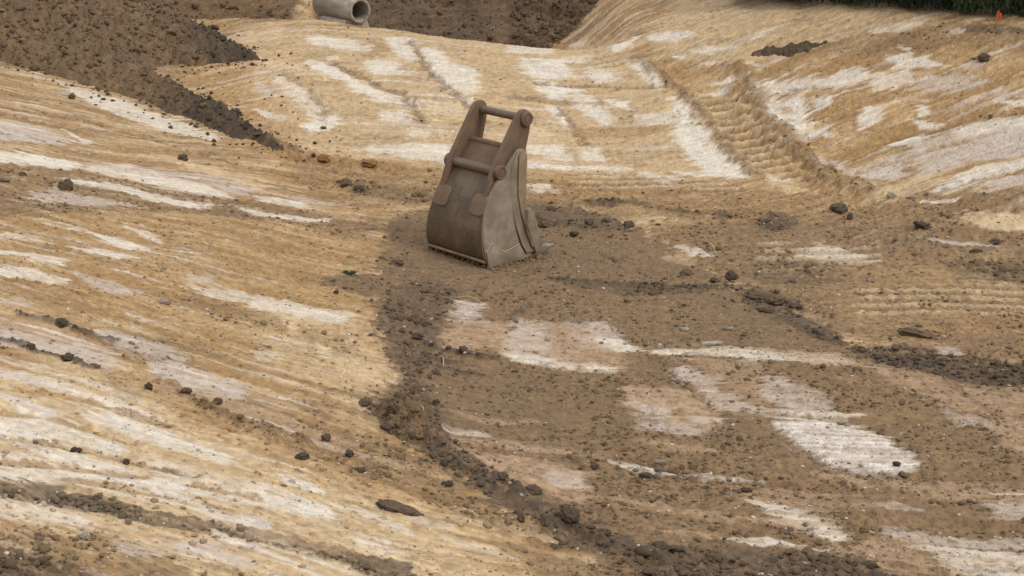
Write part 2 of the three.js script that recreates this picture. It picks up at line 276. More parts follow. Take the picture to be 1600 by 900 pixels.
[0,0.7,0,0.28,[-2.91,10.73,-2.71,10.73,-2.49,10.6,-2.54,10.54,-2.76,10.55]],
[0,0.85,0,0.28,[-3.59,9.89,-3.15,10.07,-2.89,10.04,-2.62,9.93,-2.93,9.86,-3.52,9.67]],
[1,0.6,0,0.28,[-4.35,12.26,-3.95,12.42,-3.87,12.32,-4.31,12.13]],
[1,0.6,0,0.28,[-3.5,13.28,-3.3,13.35,-3.3,13.2,-3.45,13.17]],
[0,0.6,0,0.28,[-2.86,13.87,-2.44,14.12,-2.3,13.9,-2.56,13.79]],
[0,0.8,0,0.28,[-2.31,14.02,-2.04,14.09,-1.74,14.01,-1.43,13.95,-1.54,13.75,-1.88,13.74,-2.27,13.73]],
[0,0.5,0,0.28,[-3.17,12.74,-2.95,12.72,-3,12.58]],
[2,0.9,0,0.28,[-2.04,13.72,-1.95,13.64,-1.83,13.19,-1.88,13.11]],
[2,0.9,0,0.28,[-1.64,13.02,-1.56,12.98,-1.51,12.67,-1.59,12.7]],
[2,0.7,0,0.5,[-1.48,12.69,-1.18,12.77,-0.94,12.53,-1.03,12.22,-1.34,12.33]],
[0,0.4,0,0.28,[-2.09,12.56,-1.88,12.53,-1.93,12.32,-2.06,12.31]],
[1,0.88,0,0.5,[-0.48,14.87,-0.33,14.86,-0.34,14.33,-0.2,14.26,-0.54,14.21]],
[7,0.79,0,0.5,[-0.52,14.25,-0.21,14.25,-0.03,14.18,-0.06,13.56,-0.22,13.47,-0.56,13.51,-0.57,13.81]],
[7,0.79,0,0.5,[0.05,14.38,0.3,14.3,0.59,14.22,0.79,14.05,0.95,13.38,0.88,13.19,0.44,13.28,-0.03,13.4,-0.02,13.83]],
[1,0.75,0,0.5,[0.05,14.32,0.27,14.24,0.31,13.69,0.2,13.34,-0.02,13.38,0,13.83]],
[0,0.84,0,0.5,[-0.02,13.4,0.28,13.35,0.66,13.25,0.86,13.19,0.77,13.14,0.33,13.23,0,13.29]],
[1,0.79,0,0.5,[0.74,14.35,0.86,14.32,0.93,14.05,1.01,13.8,0.99,13.63,0.85,13.64,0.75,14.05]],
[1,0.44,0,0.5,[0.48,14.35,0.71,14.32,0.91,13.71,0.68,13.62]],
[0,0.84,0,0.5,[0.81,13.83,1.01,13.83,1.14,13.67,0.96,13.6]],
[0,0.84,0,0.5,[1.22,13.63,1.48,13.6,1.7,13.55,2.03,13.52,2.8,13.4,2.88,13.25,2.23,13.35,1.68,13.44,1.35,13.5]],
[1,0.79,0,0.5,[1.41,13.23,1.57,13.17,1.67,12.78,1.7,12.56,1.87,12.35,2.06,12.21,1.8,12.19,1.61,12.32,1.53,12.75,1.42,13.02]],
[7,0.44,0,0.5,[1.62,13.39,2.1,13.24,2.08,12.35,1.8,12.56]],
[7,0.84,0,0.5,[0.94,12.74,1.38,12.66,1.63,12.42,1.67,12.08,1.52,11.85,1.26,11.91,1.04,12.04,0.98,12.34]],
[1,0.7,0,0.5,[0.97,12.48,1.04,12.34,1.26,12.21,1.23,12,1.04,12.04]],
[1,0.62,0,0.5,[1.44,12.14,1.54,12.17,1.54,11.94,1.44,11.92]],
[1,0.62,0,0.5,[1.6,12.21,1.66,12.08,1.66,11.89,1.61,11.94]],
[1,0.7,0,0.5,[1.01,11.93,1.31,11.87,1.49,11.75,1.39,11.66,1.05,11.76]],
[1,0.7,0,0.5,[3.79,13.67,3.92,13.64,3.94,13.46,3.78,13.51]],
[7,0.7,0,0.5,[2.26,13.56,2.81,13.48,3.04,13.19,2.65,13.19]],
[7,0.62,0,0.5,[3.14,13.16,3.54,13.01,3.62,12.68,4.59,12.71,4.44,12.22,3.86,12.02,3.61,12.22,3.38,12.56]],
[1,0.53,0,0.5,[3.49,12.15,3.71,12.02,3.81,11.82,3.53,11.92]],
[7,0.53,0,0.5,[3.74,11.95,4.35,11.95,4.11,11.21,3.75,11.45]],
[1,0.7,0,0.5,[2.17,12.93,2.36,12.78,2.55,12.46,2.58,12.22,2.32,12.22,2.1,12.49]],
[0,0.75,0,0.5,[2.06,12.21,2.48,12.24,2.77,12.15,2.65,12.07,2.15,12.09]],
[8,1,0,0.3,[2.1,12.01,2.46,12.07,2.72,11.82,2.89,11.54,3.01,11.14,2.88,11.02,2.56,11.08,2.36,11.29,2.22,11.6]],
[1,0.53,0,0.5,[2.65,11.57,2.92,11.45,3.01,11.21,2.87,11.21]],
[7,0.62,0,0.5,[2.26,11.03,2.5,11.04,2.56,10.8,2.33,10.9]],
[0,0.88,0,0.5,[1.72,10.5,1.86,10.41,2.06,10.28,2.15,10.13,2.22,9.99,2.17,9.91,2.08,10.02,1.97,10.13,1.82,10.26]],
[0,0.75,0,0.5,[1.42,9.91,1.72,9.91,1.96,9.8,2.12,9.74,1.91,9.74,1.62,9.83]],
[1,0.7,0,0.5,[2.52,10.46,2.7,10.47,2.83,10.34,2.63,10.33]],
[1,0.75,0,0.5,[3.33,10.44,3.51,10.46,3.84,10.36,3.79,10.19,3.4,10.23]],
[0,0.79,0,0.5,[2.68,9.8,2.9,9.8,3.09,9.74,3.62,9.69,3.59,9.59,3.11,9.66,2.82,9.69]],
[0,0.7,0,0.5,[2.82,9.67,3.09,9.6,3.58,9.53,3.38,8.92,3.06,9.48,2.84,9.57]],
[1,0.7,0,0.5,[2.52,10.04,2.82,10.02,3.13,9.9,3.68,9.85,3.65,9.77,2.99,9.84,2.66,9.89]],
[7,0.62,0,0.5,[2.13,9.79,2.57,9.89,2.69,9.67,2.89,9.46,2.48,9.49,2.22,9.61]],
[7,0.44,0,0.5,[1.61,10.75,2.07,10.7,2.71,10.49,2.25,10.44,1.72,10.56]],
[7,0.53,0,0.5,[2.59,11.04,3.24,10.81,3.93,10.65,3.88,10.49,2.96,10.6]],
[0,0.62,0,0.5,[3.42,10.62,3.93,10.63,3.9,10.56]],
[7,0.84,0,0.5,[-0.53,11.24,-0.28,11.07,0,11.11,0.33,11.07,0.52,10.9,0.49,10.67,0.27,10.68,0.09,10.7,-0.14,10.8,-0.37,10.97]],
[1,0.7,0,0.5,[0.23,10.91,0.47,10.92,0.5,10.73,0.32,10.73]],
[7,0.79,0,0.5,[0.18,10.67,0.46,10.61,0.5,10.38,0.4,10.41]],
[1,0.79,0,0.5,[-0.54,11.48,-0.29,11.52,-0.19,11.47,-0.44,11.4]],
[7,0.7,0,0.5,[-0.53,11.32,-0.19,11.39,0.24,11.39,0.7,11.32,0.67,11.26,0.19,11.29,-0.29,11.28]],
[7,0.53,0,0.5,[-0.55,11.93,-0.2,11.83,0.2,11.86,-0.2,11.71]],
[0,0.75,0,0.5,[0.72,11.17,0.88,11.16,1.18,10.99,1.87,10.9,1.4,10.93,0.94,10.99]],
[7,0.62,0,0.5,[0.57,10.55,0.99,10.46,1.33,10.32,2.2,10.18,2.19,10.13,1.33,10.26,0.9,10.41]],
[7,0.62,0,0.5,[0.91,10.02,1.29,9.96,1.63,9.86,1.29,9.89]],
[7,0.53,0,0.5,[1.66,10.23,2.02,10.13,2.3,10.02,1.91,10.05]],
[7,0.53,0,0.5,[0.98,11.54,1.37,11.5,1.55,11.38,1.17,11.4]],
[0,1,0,0.28,[-3.42,9.35,-2.99,9.49,-2.71,9.46,-2.44,9.49,-2.27,9.44,-2.13,9.36,-2.03,9.24,-2.22,9.23,-2.45,9.2,-2.77,9.23,-3.32,9.02]],
[0,0.8,0,0.28,[-3.14,9.65,-2.89,9.69,-2.55,9.65,-2.4,9.56,-2.65,9.56,-2.94,9.58]],
[0,0.6,0,0.28,[-3.21,8.7,-2.79,8.77,-2.51,8.68,-2.75,8.6,-3.15,8.49]],
[0,0.6,0,0.28,[-2.34,9.8,-1.67,9.74,-1.63,9.49,-1.86,9.43,-2.21,9.54]],
[0,0.8,0,0.28,[-2.18,9.47,-2.08,9.5,-1.98,9.42,-2.1,9.4]],
[1,0.85,0,0.28,[-2.28,8.46,-2.07,8.5,-2.02,8.44,-2.18,8.36]],
[1,0.85,0,0.28,[-1.97,8.63,-1.78,8.7,-1.49,8.6,-1.71,8.54,-1.93,8.54]],
[0,0.8,0,0.28,[-2.02,9.21,-1.83,9.22,-1.51,9.21,-1.5,9.12,-1.81,9.09]],
[0,0.95,0,0.28,[-1.66,9.69,-1.45,9.64,-1.24,9.6,-1.13,9.48,-1.35,9.46,-1.63,9.47]],
[0,0.9,0,0.28,[-1.54,9.99,-1.36,9.94,-1.26,9.86,-1.48,9.84]],
[0,0.9,0,0.28,[-1.39,9.68,-1.25,9.67,-1.14,9.53,-1.28,9.55]],
[0,0.84,0,0.5,[-0.94,9.66,-0.81,9.62,-0.7,9.51,-0.65,9.42,-0.76,9.42,-0.82,9.52]],
[0,0.53,0,0.5,[-1,9.25,-0.8,9.25,-0.71,9.11,-0.87,9.07]],
[0,0.6,0,0.28,[-1.21,9.72,-1,9.67,-0.83,9.55,-0.99,9.59]],
[1,0.62,0,0.5,[-0.67,9.72,-0.46,9.71,-0.41,9.65,-0.58,9.61]],
[0,0.44,0,0.5,[-0.45,9.5,-0.16,9.44,0.02,9.35,-0.24,9.39]],
[1,0.7,0,0.28,[-1.37,8.58,-1.16,8.1,-1.22,8.04]],
[0,0.6,0,0.28,[-1.81,8.88,-1.54,8.86,-1.41,8.79,-1.68,8.8]],
[1,0.9,0,0.28,[-1.59,9.22,-1.49,9.2,-1.5,9.11,-1.57,9.09]],
[3,0.8,0.04,0.35,[3.54,21.27,3.68,21.24,3.68,21.09,3.55,21.09]]
];
const RIDGES = [
[5,0.8,0.05,-0.05,[-5.31,19.93,-4.7,19.84,-3.79,19.66,-3.12,19.39,-2.62,19.37]],
[6,0.8,0.04,-0.02,[-6.45,18.84,-6,19.31,-5.75,19.24]],
[6,0.7,0.03,-0.02,[-6.12,17.81,-5.58,18.34,-5.32,18.31]],
[4,0.8,0.07,-0.05,[-1.54,24.05,-1.4,23.67,-1.18,22.92,-0.98,22.52,-0.7,22.1,-0.56,21.72]],
[4,0.8,0.08,-0.04,[-2.55,23.12,-2.16,22.76,-1.77,22.33,-1.5,22.17,-1.3,21.72,-1.17,21.39]],
[4,0.6,0.05,-0.03,[-3.24,22.76,-2.83,22.33,-2.58,21.85,-2.53,21.48]],
[4,0.8,0.06,-0.03,[0.63,21.83,0.77,21.42,0.96,20.79]],
[4,0.6,0.07,0.02,[0,22.04,0.52,21.98,1.22,21.89]],
[4,0.7,0.05,-0.03,[0.36,22.52,1.24,22.43,2.11,22.23]],
[4,0.8,0.1,0.06,[1.78,23.12,2.01,22.68,2.26,22.14,2.5,21.51,2.71,20.64,2.95,19.7]],
[4,0.8,0.2,0.1,[3.09,22.34,3.18,22,3.29,21.13,3.51,20.36,3.84,19.43,4.17,18.77]],
[5,0.7,0.06,-0.05,[4.65,20.01,5.2,20.01,5.83,20.06,6.77,19.79]],
[3,0.7,0.05,-0.03,[3.89,19.26,4.37,19.39,5.18,19.6,5.95,19.61]],
[4,0.7,0.05,-0.03,[4.83,18.37,5.39,18.55,6.37,18.41]],
[5,0.6,0.04,-0.03,[3.65,21.64,4.17,21.48]],
[3,0.6,0.05,-0.03,[3.62,23.07,4.18,23.25,4.58,23.48]],
[3,0.6,0.05,-0.03,[4.09,22.65,4.97,22.68,5.49,22.64]],
[6,0.9,0.05,0.03,[-3.8,12.06,-3.65,12.13,-3.51,12.1,-3.29,11.97,-3.08,11.93]],
[6,0.9,0.04,0.03,[-4.04,11.29,-3.7,11.46,-3.54,11.39,-3.3,11.36,-3.07,11.27]],
[4,0.7,0.05,0.03,[-2.63,11.39,-2.17,10.96,-1.84,10.83,-1.5,10.7]],
[4,0.8,0.04,-0.03,[-3.18,9.74,-2.86,9.75,-2.53,9.74,-2.08,9.73]],
[3,0.9,0.05,-0.02,[-3.39,9.24,-2.9,9.43,-2.59,9.47,-2.37,9.53]],
[3,0.9,0.05,-0.02,[-2.78,9.28,-2.47,9.3,-2.15,9.28]],
[3,0.8,0.06,-0.02,[-3.76,10.41,-3.21,10.59,-2.86,10.6,-2.41,10.52]],
[3,0.8,0.06,-0.02,[-3.63,10.01,-3.05,10.15,-2.56,10.03]],
[3,0.9,0.07,-0.02,[-2.05,9.57,-1.81,9.57,-1.64,9.56]],
[4,0.8,0.05,0.04,[-2.17,10.96,-2.03,10.91,-1.75,10.85,-1.46,10.73]],
[6,0.8,0.05,0.04,[-0.76,13.47,-0.61,13.31,-0.44,13.3,-0.17,13.23]],
[6,0.8,0.05,0.04,[-0.59,12.88,-0.43,12.82,-0.21,12.8]],
[6,0.7,0.05,0.03,[-0.77,13.12,-0.6,13.04,-0.38,13.04]],
[6,0.6,0.06,0.04,[0,14.28,0.09,14.57,0.18,14.8]],
[6,0.7,0.06,0.03,[0.44,15.58,0.64,15.52,1.02,15.47,1.66,15.47,2.09,15.39]],
[5,0.9,0.05,-0.03,[1.24,13.45,1.41,12.89,1.6,12.25]],
[5,0.9,0.07,-0.05,[1.99,12.05,2.16,11.54,2.35,11.22,2.55,11.05,3.04,10.95,4,10.87]],
[5,0.8,0.03,-0.03,[3.7,12.75,3.77,12.42,3.87,12.08]],
[5,0.7,0.06,-0.03,[1.03,12.13,1.54,12.12,2.05,12.15,2.8,12.06,3.54,11.95]],
[5,0.6,0.05,-0.03,[0,13.14,0.44,13.17,0.88,13.11]],
[4,0.6,0.05,-0.03,[0.94,11,1.4,10.88,1.85,10.81,2.44,10.74]],
[5,0.7,0.06,-0.03,[0.48,11.38,0.91,11.22,1.31,10.94]],
[5,0.7,0.06,-0.03,[0.89,10.34,1.32,10.19,1.97,10.11]],
[5,0.7,0.05,0.03,[2.32,10.34,2.66,10.29,3.08,10.19,3.74,10.04]],
[5,0.7,0.04,0.03,[1.7,9.76,2.11,9.68,2.46,9.56,2.81,9.46]],
[6,0.7,0.09,0.05,[-0.71,11.64,-0.53,11.24,-0.37,10.97,-0.14,10.69,0,10.5]],
[6,0.6,0.09,0.05,[0,10.5,0.18,10.27,0.34,9.95,0.64,9.76,1,9.52]],
[5,0.7,0.1,0.05,[-1.87,19.26,-1.23,19.06,-0.61,18.85]],
[6,0.7,0.07,0.05,[0.32,17.71,0.57,17.58,0.89,17.46]],
[6,0.6,0.08,0.06,[0.98,18.58,1.43,18.53,1.84,18.12,2.54,17.84]],
[5,0.7,0.06,0.06,[-3.33,21.07,-3.07,20.75,-2.75,20.46]],
[3,0.7,0.1,0.06,[-2.93,20.24,-2.43,20.18,-1.94,20.12,-1.45,20]],
[3,0.6,0.08,0.04,[0.39,19.07,0.92,18.94,1.54,19.07,2.17,19.19]]
];
const BARS = [
[0.2,0.055,0.1,[2.48,21.92,3.11,21.75,3.42,20.63,3.55,19.32,2.97,19.63,2.73,20.69]],
[0.22,0.018,-0.05,[3.32,15.35,5.08,15.41,4.83,14.57,3.26,14.57]],
[0.2,0.02,0.05,[0.8,19.86,2.75,19.49,2.77,19.04,0.78,19.28]],
[0.25,0.016,0.12,[2.71,17,3.89,16.7,3.77,16.13,2.6,16.3]]
];
const HEAP_EDGE = [-9.16,22.96,-7.53,22.25,-7,22.19,-6.11,22.05,-4.94,21.61,-4.23,21.23,-3.8,20.87,-3.32,20.7,-2.82,20.4,-3.11,20.75,-3.4,21.16,-3.66,21.49,-4.09,21.88,-4.6,22.31,-5.13,22.88,-4.55,23.09,-3.93,23.18,-3.6,23.29,-3.71,23.45,-3.99,23.75,-4.83,24.68,-6.98,31.75,-9.2,33.89,-11.77,29.76];
const MOUND_EDGE = [-1.1,11.58,-1,11.86,-0.9,12.04,-0.75,12.08,-0.61,11.83,-0.52,11.49,-0.52,11.15,-0.76,11.13,-0.96,11.27];
const BERM_EDGE = [3.34,22.62,3.55,22.53,3.83,22.39,4.1,22.41,4.33,22.48,4.12,22.57,3.84,22.63,3.56,22.66];
const STONES = [
[-4.59,16.28,0.137,0.130,'d',"largest dark clod lying alone on the brown strip of the left slope"],
[-5.08,16.48,0.076,0.049,'d',"small dark clod above the flat grey stone at the left edge"],
[-5.15,16.11,0.123,0.041,'g',"flat grey stone at the left edge of the left slope"],
[-3.92,18.96,0.109,0.086,'d',"dark clod on the pale streak right below the dark soil tongue"],
[-6.52,22.11,0.128,0.092,'d',"dark clod at the near foot of the big soil heap"],
[-6.1,23.87,0.117,0.098,'d',"round dark clod halfway up the big soil heap"],
[-4.86,23.37,0.104,0.076,'d',"dark clod where the two tongues of the big heap part"],
[-5.78,21.15,0.087,0.070,'b',"brown clod on the straw coloured band below the big heap"],
[-3.51,12.01,0.083,0.062,'d',"dark clod on the upper of two dark ridges, left slope"],
[-3.28,11.3,0.088,0.059,'d',"dark clod on the lower of two dark ridges, left slope"],
[-3.56,11.36,0.059,0.040,'d',"smaller dark clod on the lower dark ridge near the left edge"],
[-2.65,11.09,0.057,0.053,'d',"dark clod at the upper edge of the yellow streaked slope"],
[-2.38,11.1,0.081,0.038,'b',"low brown clod between two dark clods on the yellow slope"],
[-2.16,11.14,0.067,0.048,'d',"dark clod beside the lilac grey scrape of the left slope"],
[-2.83,9.75,0.069,0.026,'d',"flat dark clod in the furrow above the white band, lower left"],
[-2.5,9.72,0.043,0.026,'d',"small dark clod in the furrow above the white band, lower left"],
[-1.34,10.86,0.065,0.065,'d',"upright dark clod on brown soil left of the small mound"],
[-1.45,10.39,0.090,0.040,'d',"wide dark clod at the border of yellow and brown soil"],
[-1.15,10.63,0.064,0.046,'d',"dark clod right of the wide clod on brown soil"],
[-1.06,10.4,0.081,0.036,'d',"flat dark clod just below its like on brown soil"],
[0.39,9.96,0.131,0.105,'d',"biggest round dark clod of the near floor"],
[0.15,10.5,0.114,0.059,'d',"wide dark clod by the tip of the pale pink scrape"],
[0.06,9.96,0.052,0.052,'d',"small dark clod left of the biggest round clod"],
[0.97,10.87,0.094,0.038,'d',"long flat dark clod below the thin white line of the floor"],
[1.08,11.02,0.057,0.038,'g',"grey stone resting above the thin white line of the floor"],
[1.11,11.17,0.096,0.029,'w',"flat pale stone uppermost by the thin white line of the floor"],
[1.68,10.7,0.075,0.028,'d',"thin dark slab on the near floor right of centre"],
[0.61,11.02,0.062,0.043,'d',"dark clod left of the thin white line of the floor"],
[-0.82,13.97,0.110,0.070,'d',"dark clod below the bucket, upper one on the dark soil"],
[-0.83,13.58,0.096,0.045,'d',"dark clod below the bucket, lower one on the dark soil"],
[-0.93,11.3,0.106,0.067,'d',"large dark clod at the front foot of the small mound"],
[-1.13,11.7,0.089,0.050,'d',"dark clod at the left tip of the small mound"],
[-0.96,11.55,0.088,0.039,'d',"dark clod on the left flank of the small mound"],
[-0.6,12.03,0.056,0.046,'d',"dark clod at the right edge of the small mound"],
[-0.64,12.7,0.069,0.032,'d',"dark clod behind the small mound"],
[-1.66,14.64,0.049,0.036,'d',"small dark clod below the green weed"],
[-1.18,16,0.125,0.059,'d',"dark clod on the soil left of the bucket"],
[0.86,17.51,0.100,0.086,'d',"dark clod right of the bucket, standing on the dark soil"],
[1.3,17.56,0.115,0.065,'d',"dark clod at the far rim of the dark floor"],
[0.68,17.2,0.105,0.049,'d',"low dark clod right of the bucket, nearer one"],
[0.36,17.58,0.143,0.064,'d',"dark slab of soil right behind the bucket's side cutter"],
[2.22,15.74,0.118,0.098,'d',"large dark clod on the floor right of the bucket"],
[2.04,15.66,0.084,0.052,'d',"dark clod left of the large clod, right of the bucket"],
[1.78,15.87,0.118,0.059,'d',"wide dark clod left of the two clods, right of the bucket"],
[4.52,17.34,0.168,0.080,'d',"wide brown dark clod at the toe of the right slope"],
[5.18,16.79,0.114,0.064,'d',"dark clod near the right edge, farther one"],
[4.89,16.47,0.126,0.049,'d',"dark clod near the right edge, nearer one"],
[3.77,18.17,0.196,0.098,'d',"big dark clump standing on the ochre toe of the right slope"],
[3.84,17.89,0.067,0.089,'d',"upright dark piece leaning against the big clump"],
[3.66,13.96,0.287,0.078,'d',"log shaped dark clod on the right floor"],
[1.58,14.11,0.088,0.035,'w',"pale flat stone on the floor, left one of two"],
[1.99,14.1,0.118,0.030,'w',"pale flat stone on the floor, right one of two"],
[1.78,13.69,0.196,0.035,'w',"long pale slab just above the white line of the floor"],
[-2.98,13.27,0.118,0.039,'w',"white stone on the ochre part of the left slope"],
[-2.45,8.46,0.058,0.035,'w',"white stone on the lower left slope, brightest one"],
[-2.27,8.76,0.039,0.024,'w',"small white stone right above the brightest white stone"],
[-1.56,17.22,0.113,0.049,'g',"grey stone at the left rim of the dark floor"],
[4.43,18.45,0.108,0.069,'w',"pale block at the foot of the right slope, left one"],
[4.63,18.34,0.100,0.054,'w',"pale block at the foot of the right slope, right one"],
[3.59,15.59,0.072,0.039,'w',"small pale stone on the rough ground at right"],
[6.18,21.24,0.149,0.106,'d',"shaggy dark clod high on the right slope"],
[5.53,23.04,0.150,0.075,'g',"grey rock at the hedge foot, left one"],
[6.17,22.58,0.102,0.074,'g',"tan rock at the hedge foot, middle one"],
[6.54,22.31,0.083,0.046,'w',"pale rock left of the orange stake"],
[6.68,22.27,0.101,0.055,'w',"pale rock right of the orange stake"],
[2.86,11.15,0.059,0.020,'d',"dark flake on the grooved white scrape"],
[2.37,15.09,0.189,0.069,'d',"long dark slab of the broken clod pile, leftmost"],
[2.55,14.95,0.163,0.081,'d',"thick dark slab of the broken clod pile, middle"],
[2.71,14.78,0.112,0.056,'d',"dark slab of the broken clod pile, rightmost"],
[2.42,14.7,0.135,0.049,'d',"low dark slab in front of the broken clod pile"],
[-2,19.15,0.140,0.070,'d',"dark clod on the ochre toe left of the bucket, left one"],
[-1.85,19.07,0.132,0.070,'d',"dark clod on the ochre toe left of the bucket, right one"],
[-1.79,20.02,0.186,0.081,'o',"rusty orange clod at the foot of the back slope"],
[-2.38,20.1,0.163,0.073,'o',"ochre clod left of the rusty orange clod"],
[-3.72,21.54,0.149,0.088,'d',"dark clod at the outermost tip of the near soil tongue"],
[-0.75,9.78,0.282,0.064,'d',"long dark clump lying across the yellow slope"],
[-0.93,14.05,0.058,0.035,'d',"small dark clod left of the upper clod below the bucket"],
[-0.45,10.44,0.072,0.032,'d',"dark clod in the soil ridge under the pink scrape"],
[-0.07,10.64,0.083,0.037,'d',"dark clod at the far end of the near soil ridge"],
[1.09,9.69,0.103,0.043,'d',"dark clod by the bottom edge right of centre"],
[0.96,9.62,0.085,0.038,'d',"dark clod left of its twin by the bottom edge"],
[0.62,9.84,0.078,0.039,'d',"dark clod in the near soil ridge right of the biggest clod"]
];
//            white         lilac grey     straw          ochre          brown         floor soil     black soil    pink tan       grooved
const TONE = [[240, 232, 220], [216, 203, 192], [230, 207, 170], [174, 139, 94], [142, 115, 84], [139, 114, 85], [84, 72, 60], [198, 168, 137], [238, 229, 220]].map(c => shown(...c).map(v => v / GRAIN));
const ALT = [[232, 215, 188], [198, 176, 154], [196, 160, 110], [206, 173, 126], [168, 137, 99], [124, 100, 75], [106, 88, 71], [180, 148, 115], [216, 200, 184]].map(c => shown(...c).map(v => v / GRAIN));
const ROUGH = [.18, .2, .4, .95, 1.15, .75, 1.5, .4, .25], STREAK = [.7, .6, .85, .35, .3, .15, .05, .45, .5];
function prep(p) {                // bounding box, edge softness from the size of the patch
  let x0 = 1e9, x1 = -1e9, y0 = 1e9, y1 = -1e9, A = 0, L = 0; const n = p.length / 2;
  for (let i = 0; i < n; i++) {
    const x = p[2 * i], y = p[2 * i + 1], X = p[(2 * i + 2) % p.length], Y = p[(2 * i + 3) % p.length];
    x0 = Math.min(x0, x); x1 = Math.max(x1, x); y0 = Math.min(y0, y); y1 = Math.max(y1, y); A += x * Y - X * y; L += Math.hypot(X - x, Y - y);
  }
  return { p, x0, x1, y0, y1, r: Math.abs(A) / L };
}
function sdPoly(p, x, y) {        // positive inside
  let d = 1e9, s = -1; const n = p.length;
  for (let i = 0, j = n - 2; i < n; j = i, i += 2) {
    const ax = p[i], ay = p[i + 1], ex = p[j] - ax, ey = p[j + 1] - ay, wx = x - ax, wy = y - ay;
    let t = (wx * ex + wy * ey) / (ex * ex + ey * ey + 1e-9); t = t < 0 ? 0 : t > 1 ? 1 : t;
    const bx = wx - ex * t, by = wy - ey * t; d = Math.min(d, bx * bx + by * by);
    if ((ay > y) !== (p[j + 1] > y) && x < ex * (y - ay) / (p[j + 1] - ay) + ax) s = -s;
  }
  return s * Math.sqrt(d);
}
function dLine(p, x, y) {
  let d = 1e9;
  for (let i = 0; i + 3 < p.length; i += 2) {
    const ax = p[i], ay = p[i + 1], ex = p[i + 2] - ax, ey = p[i + 3] - ay, wx = x - ax, wy = y - ay;
    let t = (wx * ex + wy * ey) / (ex * ex + ey * ey + 1e-9); t = t < 0 ? 0 : t > 1 ? 1 : t;
    const bx = wx - ex * t, by = wy - ey * t; d = Math.min(d, bx * bx + by * by);
  }
  return Math.sqrt(d);
}
const patches = PATCHES.map(([c, s, e, k, p]) => { const o = prep(p); o.c = c; o.s = s; o.k = k; o.e = e || Math.min(.1, Math.max(.025, o.r * .7)); return o; });
const ridges = RIDGES.map(([c, s, w, h, p]) => Object.assign(prep(p), { c, s, w, h }));
const bars = BARS.map(([per, amp, tilt, p]) => Object.assign(prep(p), { per, amp, tilt }));
const G = { h: 0, r: 0, g: 0, b: 0, rough: 0, dark: 0 };
